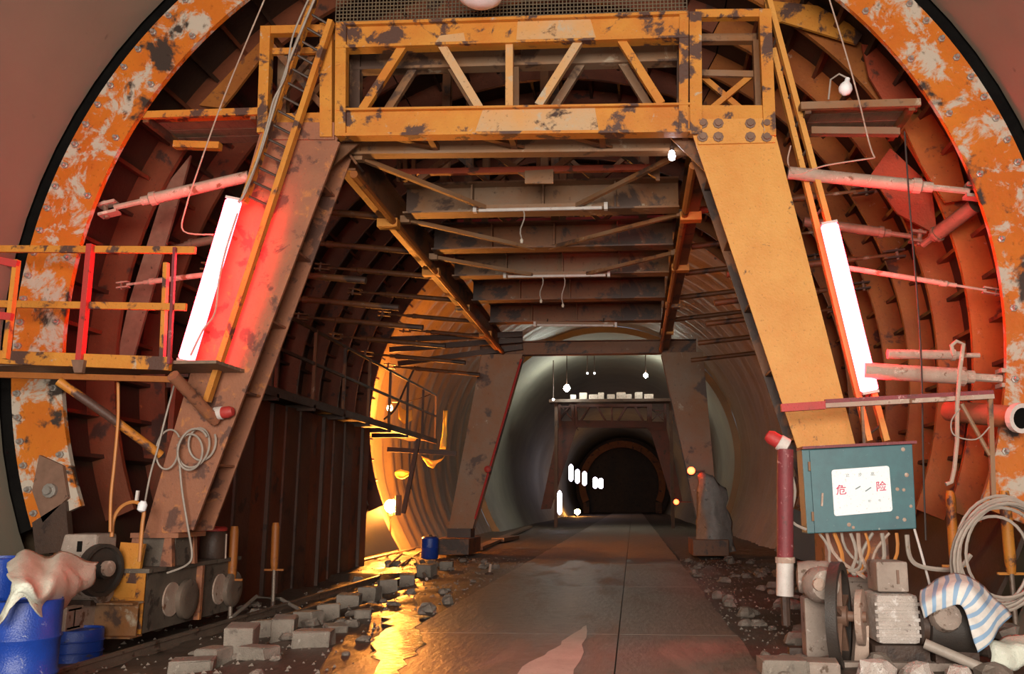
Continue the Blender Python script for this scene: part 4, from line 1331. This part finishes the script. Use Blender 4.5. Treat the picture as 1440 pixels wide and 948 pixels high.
def cloth(name, label, cat, grid, mat, th=0.012, wr=0.03, seed=0, sub=4):
    """draped sheet through a grid of control points (rows of Vectors), Catmull-Rom smoothed with wrinkles"""
    def cr(P, n):
        out = []
        for i in range(len(P) - 1):
            p0, p1, p2, p3 = P[max(i - 1, 0)], P[i], P[i + 1], P[min(i + 2, len(P) - 1)]
            for k in range(n):
                t_ = k / n
                out.append(0.5 * ((2 * p1) + (p2 - p0) * t_ + (2 * p0 - 5 * p1 + 4 * p2 - p3) * t_ ** 2 + (3 * p1 - p0 - 3 * p2 + p3) * t_ ** 3))
        out.append(P[-1])
        return out
    rows = [cr(r, sub) for r in grid]
    cols = [cr([r[i] for r in rows], sub) for i in range(len(rows[0]))]
    nu, nv = len(cols), len(cols[0])
    me = bpy.data.meshes.new(name)
    V, Fc = [], []
    for i in range(nu):
        for j in range(nv):
            p = cols[i][j]
            rg = 1 - 2 * abs(noise.noise(p * 3.2 + Vector((0, seed, 0)))) + 0.25 * (1 - 2 * abs(noise.noise(p * 9 + Vector((seed, 2, 0)))))
            V.append(p + Vector((noise.noise(p * 4 + Vector((seed, 0, 0))), -rg * 1.1, noise.noise(p * 4 + Vector((0, 0, seed))) + 0.4 * rg)) * wr)
    lo = Vector([min(p[i] for p in V) for i in range(3)])
    hi = Vector([max(p[i] for p in V) for i in range(3)])
    og = Vector(((lo.x + hi.x) / 2, (lo.y + hi.y) / 2, lo.z))
    for i in range(nu - 1):
        for j in range(nv - 1):
            Fc.append([i * nv + j, (i + 1) * nv + j, (i + 1) * nv + j + 1, i * nv + j + 1])
    me.from_pydata([tuple(p - og) for p in V], [], Fc)
    uvl = me.uv_layers.new(name='uv')
    for lp in me.loops:
        i, j = divmod(lp.vertex_index, nv)
        uvl.data[lp.index].uv = (i / (nu - 1), j / (nv - 1))
    me.polygons.foreach_set('use_smooth', [True] * len(me.polygons))
    me.materials.append(mat)
    o = bpy.data.objects.new(name, me)
    COL.objects.link(o)
    o.location = og
    md = o.modifiers.new('thickness', 'SOLIDIFY')
    md.thickness = th
    return tag(o, label, cat)


def row(*a):
    return [at(x, y, Y) for x, y, Y in a]


cloth('plastic_sheet', 'crumpled pale sheet draped over drum and gear case at the left', 'sheet', [
    row((14, 800, -2.6), (38, 774, -2.0), (66, 786, -1.9), (92, 778, -1.8), (118, 790, -1.7), (140, 792, -1.6)),
    row((12, 812, -3.3), (36, 804, -3.1), (62, 818, -3.15), (84, 800, -2.7), (112, 812, -2.4), (138, 802, -1.95)),
    row((16, 826, -3.6), (40, 822, -3.6), (60, 838, -3.45), (82, 822, -3.15), (106, 832, -2.6), (128, 822, -2.1)),
    row((10, 846, -3.6), (32, 832, -3.65), (52, 842, -3.5), (72, 848, -3.2), (92, 846, -2.75), (112, 834, -2.2)),
    row((3, 866, -3.62), (18, 846, -3.66), (40, 836, -3.58), (64, 860, -3.3), (80, 862, -2.9), (96, 850, -2.4)),
    row((-2, 884, -3.62), (8, 872, -3.66), (34, 842, -3.6), (60, 868, -3.35), (72, 870, -3.0), (84, 858, -2.6)),
], SHEET, wr=0.035, seed=3, sub=5)

# ------------------------------------------------------------------ rails, sleepers, blocks and rubble on the left
def rail(label, x, y0, y1, z, mat=RAIL, xo=0.0):
    prof = [(-0.06, 0), (0.06, 0), (0.06, 0.012), (0.012, 0.03), (0.012, 0.09), (0.034, 0.10), (0.034, 0.13), (-0.034, 0.13), (-0.034, 0.10), (-0.012, 0.09), (-0.012, 0.03), (-0.06, 0.012)]
    m = MB()
    m.hexa([Vector((x + a, y0, z + b)) for a, b in prof], [Vector((x + xo + a, y1, z + b)) for a, b in prof])
    return tag(m.build('rail', mat), label, 'rail', 'trolley rails')


ZR = -0.19
rail('rusty rail running under the left bogie', -4.18, -6.0, 17.5, ZR)
rail('dull rail running inside the left row of blocks', -3.55, 1.0, 16.0, ZR + 0.02, xo=0.1)
rail('half-buried rail along the right side under the drive unit', 4.1, -3.0, 17.5, -0.15)


def blk(label, p, s, rz, mat, name='stone_block', group=None, tilt=0.0, bev=0.02):
    a, b, c = s
    m = MB().box((-a / 2, -b / 2, 0), (a / 2, b / 2, c))
    o = m.build(name, mat, None, bevel=bev, org=(0, 0, 0))
    # loosen the corners so no two blocks are alike
    for v in o.data.vertices:
        v.co += Vector((random.uniform(-1, 1), random.uniform(-1, 1), random.uniform(-0.4, 0.4))) * 0.012
    o.location = p
    o.rotation_euler = (tilt, tilt * 0.6, rz)
    return tag(o, label, 'block', group)


BL = [(337, 938, .30, .34, .33, 0.2), (300, 945, .26, .3, .2, -0.2), (398, 915, .26, .34, .30, 0.25), (440, 925, .42, .3, .2, 0.1), (372, 897, .3, .34, .24, 0.1), (432, 893, .3, .28, .2, -0.3), (462, 880, .3, .3, .27, 0.3), (490, 862, .34, .3, .28, 0.1), (520, 848, .3, .34, .28, -0.1), (545, 838, .32, .3, .27, 0.4), (572, 828, .3, .3, .26, 0.2), (600, 817, .34, .36, .27, -0.2), (628, 810, .3, .3, .24, 0.1), (270, 955, .4, .3, .16, 0.3), (362, 948, .34, .26, .14, -0.3), (470, 905, .26, .24, .14, 0.5), (510, 885, .22, .22, .12, 0.2)]
BL.sort(key=lambda k_: -k_[1])
NTH = ['nearest', 'second', 'third', 'fourth', 'fifth', 'sixth', 'seventh', 'eighth', 'ninth', 'tenth', 'eleventh', 'twelfth', 'thirteenth', 'fourteenth', 'fifteenth', 'sixteenth', 'farthest']
for i, (x, y, a, b, c, r) in enumerate(BL):
    p = gnd(x, y, -0.18)
    blk('squared concrete block between left rail and road, %s from the camera' % NTH[i], Vector((p.x, p.y, gz(p.x, p.y) - 0.03)), (a, b, c), r, BLOCK, group='concrete blocks left of the road', tilt=random.uniform(-0.08, 0.08))


def stone(label, group, p, s, mat=STONE):
    m = MB()
    n, k = 7, 5
    sd = random.random() * 50
    sx, sy, sz = (s * random.uniform(0.8, 1.3), s * random.uniform(0.7, 1.1), s * random.uniform(0.5, 0.8))
    m.v.append(Vector((0, 0, -sz)))
    for i in range(1, k):
        th = pi * i / k
        for j in range(n):
            ph = 2 * pi * j / n
            d = Vector((sin(th) * cos(ph), sin(th) * sin(ph), -cos(th)))
            f = 1 + 0.45 * noise.noise(d * 1.6 + Vector((sd, 0, 0)))
            m.v.append(Vector((d.x * sx * f, d.y * sy * f, d.z * sz * f)))
    m.v.append(Vector((0, 0, sz)))
    for j in range(n):
        m.f.append([0, 1 + (j + 1) % n, 1 + j])
    for i in range(k - 2):
        for j in range(n):
            a, b = 1 + i * n + j, 1 + i * n + (j + 1) % n
            m.f.append([a, b, b + n, a + n])
    e = len(m.v) - 1
    for j in range(n):
        m.f.append([e, 1 + (k - 2) * n + j, 1 + (k - 2) * n + (j + 1) % n])
    o = m.build('rubble_stone', mat, None, org=(0, 0, 0))
    o.location = (p[0], p[1], gz(p[0], p[1]) + sz * 0.45)
    o.rotation_euler.z = random.random() * 6
    return tag(o, label, 'stone', group)


for i in range(70):
    y = random.uniform(-3.2, 14)
    x = random.uniform(-4.9, -1.55)
    if abs(x + 4.18) < 0.15 and y > -3:
        x += 0.4
    if x < -3.9 and -1.5 < y < 2.6:
        continue
    stone('lump of muddy rubble between the road and the left shell', 'rubble left of the road', (x, y), random.uniform(0.05, 0.13))
for i in range(75):
    y = random.uniform(-3.6, 14)
    x = random.uniform(2.75, 4.6)
    stone('lump of muddy rubble between the road and the right shell', 'rubble right of the road', (x, y), random.uniform(0.05, 0.15))
# gravel too small to count
for nm, xa, xb, lab in (('gravel', -4.9, -1.3, 'fine gravel and mud crumbs strewn left of the road'), ('gravel', 2.6, 4.9, 'fine gravel and mud crumbs strewn right of the road')):
    m = MB()
    for i in range(1500):
        x, y = random.uniform(xa, xb), random.uniform(-4, 15)
        s = random.uniform(0.008, 0.032)
        z = gz(x, y)
        p = Vector((x, y, z))
        v = [p + Vector((random.uniform(-1, 1), random.uniform(-1, 1), 0)) * s * 0.4 + Vector(d) * s for d in ((1, 0, 0), (-0.5, 0.9, 0), (-0.5, -0.9, 0), (0, 0, 1.0))]
        m.add(v, [(0, 2, 1), (0, 1, 3), (1, 2, 3), (2, 0, 3)])
    o = m.build(nm, STONE)
    tag(o, lab, 'gravel')
    o['kind'] = 'stuff'
# long bars, hoses and boards lying about
for lab, pts, r, mt in (
        ('long rusty bar lying along the foot of the left shell', [(335, 838), (480, 800), (590, 772)], 0.035, RAIL),
        ('pale hose curving over the rubble left of the blocks', [(325, 865), (360, 848), (395, 843), (420, 850), (436, 862)], 0.03, CABLE),
        ('pale hose arching over the rubble near the floodlight', [(545, 800), (565, 790), (585, 795), (600, 815)], 0.035, PIPE),
        ('thin pipe lying toward the far left bogie', [(560, 800), (590, 780), (640, 762)], 0.03, PIPE)):
    P = [gnd(x, y, -0.05) for x, y in pts]
    for p in P:
        p.z = gz(p.x, p.y) + r + 0.03
    if 'arch' in lab or 'curving' in lab:
        P[1].z += 0.12
        P[2].z += 0.1
    tag(MB().tube(P, r, 8).build('hose' if 'hose' in lab else 'bar', mt, None, smooth=True), lab, 'hose' if 'hose' in lab else 'bar')
p, q_ = gnd(672, 774, 0.0), gnd(745, 742, 0.0)
tag(MB().beam(p + Vector((0, 0, .06)), q_ + Vector((0, 0, .06)), 0.32, 0.1).build('timber_beam', PLANK), 'timber beam lying beside the far left leg', 'beam')
p, q_ = gnd(700, 762, 0.0), gnd(722, 758, 0.0)
tag(MB().beam(p + Vector((0, 0, .07)), q_ + Vector((0, 0, .07)), 0.5, 0.14).build('timber_beam', PLANK), 'short timber offcut in front of the long timber beam', 'beam')
# small upright stake at the road edge
t = thing('marker_stake', 'small pale stake at the left road edge', 'stake', gnd(688, 808, 0))
p = gnd(688, 808, 0)
MB().tube([p, p + Vector((0.03, 0, 0.22))], 0.03, 8).build('stake', PIPE, t)
MB().lathe(p, (0, 0, 1), [(0.1, 0), (0.09, 0.03), (0.03, 0.05)], 10).build('base', DARK, t)

# ------------------------------------------------------------------ right drive unit
YR = -1.6
def Q(x, y, d=0.0):
    return at(x, y, YR + d)


t = thing('drive_unit', 'cement-crusted drive unit with a big flywheel below the teal switch box', 'machine', (Q(1200, 905).x, YR, -0.1))
a, b = Q(1228, 835), Q(1292, 905)
MB().box((a.x, YR - 0.1, b.z), (b.x, YR + 0.45, a.z)).build('gearbox', PALE, t, bevel=0.05)
a, b = Q(1232, 790), Q(1279, 833)
MB().box((a.x, YR, b.z), (b.x, YR + 0.4, a.z)).build('terminal_case', DUSTY, t, bevel=0.02)
MB().box((a.x + 0.19, YR - 0.015, b.z + 0.08), (a.x + 0.215, YR + 0.01, a.z - 0.08)).build('latch', RUSTBOLT, t)
for k in range(5):
    zz = Q(1240, 850 + 11 * k).z
    MB().box((Q(1228, 850).x - 0.015, YR - 0.115, zz), (Q(1292, 850).x + 0.015, YR - 0.06, zz + 0.03)).build('cooling_fin', PALE, t)
# flywheel seen nearly edge-on, spoked, on an axle
ax = Vector((0.93, -0.36, 0)).normalized()
c = Q(1180, 866, -0.1)
wh = MB().lathe(c, ax, [(0.44, -0.05), (0.52, -0.05), (0.52, 0.05), (0.44, 0.05), (0.44, -0.05)], 36).build('flywheel', RUBBER, t, smooth=True)
for k in range(5):
    an = 2 * pi * k / 5 + 0.3
    side = ax.cross(ZUP)
    d = side * cos(an) + ZUP * sin(an)
    MB().beam(c + d * 0.07, c + d * 0.46, 0.05, 0.08, ax).build('spoke', RUSTBOLT, wh)
MB().lathe(c, ax, [(0.10, -0.08), (0.10, 0.08), (0.05, 0.09), (0.05, 0.26)], 16).build('hub', RUSTBOLT, wh, smooth=True)
c2 = Q(1211, 868, 0.0)
MB().lathe(c2, ax, [(0.2, -0.04), (0.27, -0.03), (0.27, 0.03), (0.2, 0.04)], 28).build('small_wheel', PIPE, t, smooth=True)
# left motor lump with cap
MB().lathe(Q(1120, 812, 0.1), (1, -0.2, 0), [(0.06, 0), (0.15, 0.02), (0.17, 0.12), (0.17, 0.3), (0.13, 0.36), (0.13, 0.42)], 16).build('motor', DUSTY, t, smooth=True)
MB().lathe(Q(1150, 822, -0.1), (0.2, -1, 0.05), [(0.17, 0), (0.18, 0.1), (0.14, 0.2), (0.07, 0.22)], 16).build('end_cap', DUSTY, t, smooth=True)
MB().lathe(Q(1150, 822, -0.32), (0.2, -1, 0.05), [(0.06, 0), (0.06, 0.04), (0.03, 0.05)], 10).build('shaft_end', PIPE, t)
# base frame
zb = Q(1200, 930).z
MB().box((Q(1090, 0).x - 0.4, YR - 0.25, zb - 0.12), (Q(1330, 900).x, YR - 0.15, zb + 0.03)).build('base_channel', DUSTY, t)
MB().box((Q(1120, 900).x, YR + 0.45, zb - 0.12), (Q(1330, 900).x, YR + 0.55, zb + 0.05)).build('base_channel', DARK, t)
MB().box((Q(1225, 905).x, YR - 0.15, zb), (Q(1300, 905).x, YR + 0.5, Q(1240, 905).z)).build('gearbox_seat', DARK, t)
MB().prism([Q(1205, 880), Q(1222, 880), Q(1222, 948), Q(1200, 948)], (0, 0.12, 0)).build('stand', PIPE, t)
MB().box((Q(1130, 850, .2).x, YR + 0.15, zb), (Q(1165, 850, .2).x, YR + 0.4, Q(1150, 840, .2).z)).build('stand', DUSTY, t, bevel=0.02)
# mounting behind: right bogie under the right leg
XR = 4.05
t = thing('wheel_bogie', 'mud-caked wheel bogie under the right leg behind the drive unit', 'bogie', (XR, 0.9, -0.05))
MB().box((XR - 0.25, -0.4, 0.02), (XR + 0.35, 2.2, 0.66)).build('side_box', DUSTY, t, bevel=0.02)
MB().box((XR - 0.3, -0.45, 0.66), (XR + 0.4, 2.25, 0.71)).build('top_plate', DUSTY, t)
MB().box((XR - 0.35, 0.05, 0.71), (XR + 0.4, D2, 1.72)).build('pedestal', BROWN_LEG, t, bevel=0.01)
for y in (0.3, 1.6):
    MB().lathe((XR - 0.3, y, 0.26), (1, 0, 0), [(0.28, 0), (0.33, 0.02), (0.33, 0.05), (0.28, 0.06)], 24).build('wheel', RAIL, t, smooth=True)
# bag of cement, board and blocks in front
YS = -2.35
t_ = gnd(1130, 930, 0.0)
blk('pale concrete block, left of the pair at the lower right', Vector((gnd(1100, 945).x, gnd(1100, 945).y, gz(2.9, -2.3) - 0.02)), (0.42, 0.34, 0.2), 0.05, BLOCK, group='concrete blocks at the lower right')
blk('dusty concrete block, right of the pair at the lower right', Vector((gnd(1150, 945).x, gnd(1150, 945).y, gz(3.2, -2.3) - 0.02)), (0.36, 0.34, 0.19), -0.1, DUSTY, group='concrete blocks at the lower right')
for i, (x, y, s) in enumerate(((1290, 948, .2), (1330, 930, .16), (1230, 952, .18), (1400, 948, .22), (1350, 950, .16), (1425, 900, .2), (1250, 925, .15), (1395, 920, .14))):
    p = gnd(x, y, 0.0)
    stone('cement lump on the ground below the drive unit, %s' % ('third from the left', 'fifth from the left', 'leftmost', 'second from the right', 'sixth from the left', 'rightmost, below the coil', 'second from the left', 'third from the right')[i], 'cement lumps at the lower right', (p.x, p.y), s, PALE if i % 2 == 0 else STONE)
p, q_ = Q(1300, 905, -0.35), Q(1400, 948, -0.55)
tag(MB().tube([p, p.lerp(q_, 0.5), q_], 0.05, 10).build('hose', CABLE, None, smooth=True), 'thick olive-grey hose sloping down right of the drive unit', 'hose')
cloth('woven_bag', 'white and blue striped woven bag hanging right of the drive unit', 'bag', [
    row((1296, 830, -1.75), (1294, 850, -1.9), (1296, 862, -1.95), (1300, 872, -1.95)),
    row((1322, 812, -1.6), (1318, 830, -1.95), (1318, 845, -2.0), (1318, 858, -2.0)),
    row((1352, 808, -1.6), (1350, 822, -1.95), (1348, 838, -2.0), (1346, 850, -2.0)),
    row((1385, 826, -1.7), (1375, 842, -2.0), (1366, 852, -2.05), (1354, 858, -2.05)),
    row((1408, 850, -1.8), (1392, 868, -2.05), (1376, 880, -2.08), (1360, 888, -2.08)),
    row((1422, 870, -1.85), (1402, 892, -2.05), (1386, 906, -2.08), (1370, 918, -2.08)),
], STRIPE, wr=0.035, seed=8)
t = thing('gear_motor', 'dark motor housing half covered by the striped bag', 'motor', (Q(1340, 900).x, YR - 0.1, -0.05))
MB().tube([Q(1300, 880, -0.05), Q(1372, 884, -0.05)], 0.26, 18).build('body', RUBBER, t, smooth=True)
MB().tube([Q(1292, 880, -0.05), Q(1301, 880, -0.05)], 0.18, 18).build('collar', DARK, t, smooth=True)
MB().lathe(Q(1330, 868, -0.35), (0, -1, 0.3), [(0.13, -0.1), (0.14, 0), (0.13, 0.06), (0.08, 0.1)], 14).build('cap', DUSTY, t, smooth=True)
MB().box((Q(1305, 900).x, YR - 0.2, -0.12), (Q(1365, 900).x, YR + 0.15, Q(1340, 905).z)).build('foot', DARK, t)
# pale rag lump at far right bottom
cloth('rag_heap', 'greyish rag heap at the lower right corner below the coil', 'rag', [
    row((1388, 900, -1.7), (1410, 895, -1.6), (1440, 893, -1.6)),
    row((1385, 915, -1.95), (1412, 915, -1.95), (1448, 912, -1.9)),
    row((1388, 935, -2.0), (1415, 940, -2.0), (1450, 938, -2.0))], SHEET, wr=0.08, seed=5)

# ------------------------------------------------------------------ inside: floodlight, red canister, yellow cloths, barrel
LY = 16.9
lp = at(550, 712, LY)
gzl = gz(lp.x, LY)
t = thing('floodlight', 'blazing sodium floodlight on a stand at the foot of the left shell', 'lamp', (lp.x, LY, gzl))
MB().lathe(lp, ZUP, [(0.03, -0.2), (0.13, -0.16), (0.2, -0.05), (0.21, 0.04), (0.15, 0.15), (0.07, 0.2)], 20).build('globe', SODIUM, t, smooth=True)
MB().lathe(lp - Vector((0, 0, 0.2)), -ZUP, [(0.07, 0), (0.07, 0.1), (0.03, 0.14)], 12).build('socket', DARK, t)
m = MB()
n = 12
for rr in (0.30, 0.32):
    for zz in (-0.28, 0.34):
        for k in range(n + 1):
            an = radians(-52 + 122 * k / n)
            m.v.append(lp + Vector((rr * cos(an), rr * sin(an), zz)))
for k in range(n):
    a, b, c, d = k, k + n + 1, k + 2 * (n + 1), k + 3 * (n + 1)
    m.f += [[a, a + 1, b + 1, b], [c, c + 1, d + 1, d], [a, a + 1, c + 1, c], [b, b + 1, d + 1, d]]
m.f += [[0, n + 1, 3 * (n + 1), 2 * (n + 1)], [n, 2 * n + 1, 4 * n + 3, 3 * n + 2]]
m.build('added_shield', BOLT, t)  # curved screen added to keep the lamplight off the right wall
MB().tube([(lp.x, LY, gzl), (lp.x, LY, lp.z - 0.3)], 0.03, 8).build('stand', DARK, t)
for k in range(3):
    an = 2 * pi * k / 3
    MB().tube([(lp.x, LY, gzl + 0.4), (lp.x + 0.35 * cos(an), LY + 0.35 * sin(an), gzl)], 0.02, 6).build('stand_leg', DARK, t)
p = at(548, 574, 17.3)
t = thing('work_lamp', 'small dazzling work lamp on the lit railing at the far left', 'lamp', p)
MB().lathe(p, ZUP, [(0.02, -0.09), (0.07, -0.06), (0.09, 0.0), (0.07, 0.07), (0.04, 0.1)], 14).build('bulb', SODIUM, t, smooth=True)
MB().tube([p + Vector((0, 0, 0.1)), p + Vector((0, 0, 0.22))], 0.04, 8).build('socket', DARK, t)
MB().tube(sag(p + Vector((0, 0, 0.2)), (-5.0, 17.2, 4.98), 0.1), 0.015, 6).build('lead', CABLE_DK, t)
p = at(605, 752, 14.3)
t = thing('barrel', 'small violet-blue barrel beside the far left leg', 'barrel', (p.x, 14.3, gz(p.x, 14.3)))
MB().lathe((p.x, 14.3, gz(p.x, 14.3)), (0, 0, 1), [(0.22, 0), (0.24, 0.03), (0.24, 0.28), (0.25, 0.3), (0.24, 0.32), (0.24, 0.56), (0.2, 0.6)], 20).build('body', BLUE, t, smooth=True)
MB().lathe((p.x, 14.3, gz(p.x, 14.3) + 0.6), (0, 0, 1), [(0.19, 0), (0.19, 0.02), (0.05, 0.025), (0.05, 0.06)], 14).build('lid', DARK, t)
# red-topped can beside the left leg
t = thing('paint_can', 'dark can with a bright red lid standing behind the left leg', 'can', (at(297, 760, 1.6).x, 1.6, 0.75))
p = at(297, 797, 1.6)
p.z = 0.752
MB().lathe(p, (0, 0, 1), [(0.17, 0), (0.18, 0.02), (0.18, 0.36), (0.17, 0.38)], 18).build('body', DARK, t, smooth=True)
MB().lathe(p + Vector((0, 0, 0.38)), (0, 0, 1), [(0.185, 0), (0.185, 0.04), (0.16, 0.06)], 18).build('lid', REDP, t, smooth=True)
MB().tube([p + Vector((0.19, 0, 0.34)), p + Vector((0.2, 0, 0.0))], 0.012, 6).build('wire', PIPE, t)
for lab, g in (('yellow-lit cloth strip hanging on the membrane at the far left', [[(624, 578), (630, 578)], [(622, 610), (630, 612)], [(620, 632), (627, 632)]]),
               ('crumpled yellow cloth hanging below the dark cross-bearer at the far left', [[(594, 642), (612, 648), (628, 640)], [(602, 655), (610, 660), (618, 650)]]),
               ('bright yellow rag caught on the membrane above the floodlight', [[(556, 664), (568, 662), (580, 668)], [(558, 672), (567, 674), (575, 672)]]),
               ('flame-yellow cloth on the lit platform railing at the far left', [[(562, 568), (570, 580), (580, 578)], [(562, 590), (570, 598), (580, 592)]])):
    cloth('cloth_strip', lab, 'cloth', [[at(x, y, 17.0 if 'railing' not in lab else 16.6) for x, y in r] for r in g], YELLOWCL, th=0.02, wr=0.06, seed=len(lab))
# grey sheet wrapped round the foot of the far right leg
cloth('tarpaulin', 'grey tarpaulin wrapped round the foot of the far right leg', 'tarpaulin', [
    row((982, 672, 15.2), (992, 668, 15.0), (1010, 676, 15.0), (1018, 690, 15.2)),
    row((980, 715, 15.2), (992, 712, 14.9), (1012, 715, 14.9), (1026, 725, 15.2)),
    row((978, 755, 15.2), (992, 755, 14.85), (1014, 758, 14.85), (1032, 765, 15.2)),
    row((976, 775, 15.2), (992, 778, 14.8), (1014, 778, 14.8), (1036, 778, 15.2))], GREYSHEET, wr=0.12, seed=2)

# ------------------------------------------------------------------ far lamps and the second trolley
def red_lamp(label, px, py, Y, r, to):
    p = at(px, py, Y)
    t = thing('red_lamp', label, 'lamp', p, 'lit red lamps in the distance')
    MB().lathe(p, (0, -1, 0), [(r * 0.3, -r), (r, -r * 0.5), (r, r * 0.4), (r * 0.5, r)], 12).build('lens', RED_ON, t, smooth=True)
    MB().lathe(p + Vector((0, r * 0.55, 0)), (0, 1, 0), [(r * 1.1, 0), (r * 1.1, r), (r * 0.6, r * 1.6)], 12).build('housing', DARK, t)
    MB().beam(p + Vector((0, r * 1.5, 0)), p + Vector((to, r * 1.5, 0)), 0.05, 0.05).build('arm', DARK, t)
    return t


red_lamp('brighter red lamp beside the far right leg', 972, 662, 15.0, 0.11, 0.4)
red_lamp('lower red lamp deeper in the tunnel right of the road', 951, 706, 30.0, 0.12, 0.9)
p = at(686, 660, 15.2)
t = thing('red_lamp', 'dim red warning lamp on the far left leg', 'lamp', p)
MB().lathe(p, (0, -1, 0), [(0.06, -0.1), (0.1, -0.05), (0.1, 0.06), (0.05, 0.1)], 12).build('lens', REDP, t, smooth=True)
MB().lathe(p + Vector((0, 0.06, 0)), (0, 1, 0), [(0.11, 0), (0.11, 0.08), (0.06, 0.12)], 12).build('housing', DARK, t)

pf2 = copy_tree(pf, None, 'faint portal frame of a second trolley deep in the tunnel')
pf2.location = (0.3, 46.0, -0.1)
for o in [pf2] + list(pf2.children_recursive):
    for sl in o.material_slots:
        sl.link = 'OBJECT'
        sl.material = MAROON_DIM
for i, (px, pyc, hp, Y) in enumerate(((803, 665, 24, 66), (812, 670, 20, 74), (822, 673, 20, 80), (837, 679, 16, 92), (845, 680, 15, 98), (787, 707, 34, 40))):
    p, q_ = at(px, pyc - hp / 2, Y), at(px, pyc + hp / 2, Y)
    lab = ['upper left lit tube', 'second lit tube', 'third lit tube', 'fourth lit tube', 'rightmost lit tube'][i] + ' of the far row of tubes' if i < 5 else 'larger upright lit tube low beside the road in the distance'
    t = thing('wall_tube', lab, 'lamp', q_, 'distant lit tubes')
    rt = 3.3 * (Y + 11) / F_PX
    MB().tube([p, p.lerp(q_, 0.06), p.lerp(q_, 0.14), p.lerp(q_, 0.86), p.lerp(q_, 0.94), q_], [rt * 0.3, rt * 0.75, rt, rt, rt * 0.75, rt * 0.3], 10).build('tube', TUBE_FAR, t, smooth=True)
    MB().beam(p + Vector((0, 0.4, 0)), q_ + Vector((0, 0.4, 0)), 0.15, 0.1).build('batten', DARK, t)
for i, (px, py, Y, r, lab) in enumerate(((797, 546, 41.5, 0.20, 'bright white lamp under the far crown at the upper left of the opening'), (826, 525, 41.5, 0.06, 'left of two tiny bulbs under the far crown'), (836, 525, 41.5, 0.06, 'right of two tiny bulbs under the far crown'), (908, 528, 41.5, 0.14, 'white lamp under the far crown on the right'), (778, 562, 41.5, 0.07, 'tiny bulb below the bright white far lamp'))):
    p = at(px, py, Y)
    t = thing('far_lamp', lab, 'lamp', p, 'white lamps under the far crown')
    MB().lathe(p, (0, 0, 1), [(r * 0.3, -r), (r * 0.85, -r * 0.5), (r, 0), (r * 0.8, r * 0.6), (r * 0.4, r)], 12).build('bulb', FAR_ON if r > 0.1 else BULB_ON, t, smooth=True)
    MB().tube([p + Vector((0, 0, r)), Vector((p.x, p.y, CZ + sqrt(RL ** 2 - p.x ** 2)))], 0.03, 6).build('cord', DARK, t)
# lit clutter on the far trolley's top deck
ZD = at(860, 558, 43).z - 0.15
for i in range(9):
    px = 806 + i * 13
    p = at(px, 552 + 3 * (i % 2), 43)
    tag(MB().box((p.x - 0.18, 43, ZD), (p.x + 0.18 + 0.1 * (i % 3), 43.4, ZD + 0.3 + 0.12 * (i % 2))).build('deck_crate', PALE, None, bevel=0.03), 'pale crate on the far trolley deck, %s from the left' % ('first', 'second', 'third', 'fourth', 'fifth', 'sixth', 'seventh', 'eighth', 'ninth')[i], 'crate', 'crates on the far deck')
t = thing('far_deck', 'dark deck carrying pale crates under the far crown', 'platform', (0.3, 43.2, at(860, 558, 43).z - 0.4))
z = at(860, 558, 43).z
MB().box((-3.6, 42.8, z - 0.32), (4.2, 44.2, z - 0.15)).build('deck', DARK, t)
for x in (-3.2, 3.8):
    MB().beam((x, 43.4, gz(x, 43.4)), (x, 43.4, z - 0.32), 0.2, 0.2).build('column', DARK, t)
# distant warm lamp near the ground and a far ring
p = at(812, 720, 85)
t = thing('far_lamp', 'warm yellow lamp near the ground far down the tunnel', 'lamp', p)
MB().lathe(p, (0, 0, 1), [(0.1, -0.3), (0.32, -0.1), (0.32, 0.15), (0.1, 0.3)], 12).build('bulb', SODIUM_F, t, smooth=True)
MB().tube([(p.x, p.y + 0.2, 0), (p.x, p.y + 0.2, p.z)], 0.05, 6).build('stand', DARK, t)
t = thing('formwork_ring', 'faint brown arch ring at the far end of the tunnel', 'formwork', (0.0, 112, 0))
MB().ann(5.0, 5.9, -25, 205, 112, 112.5, 36).build('arch', ORANGE_RIB, t)
for s in (-1, 1):
    MB().box((s * 4.9 - 0.4, 112, -0.05), (s * 4.9 + 0.4, 112.5, 1.4)).build('foot', BROWN, t)
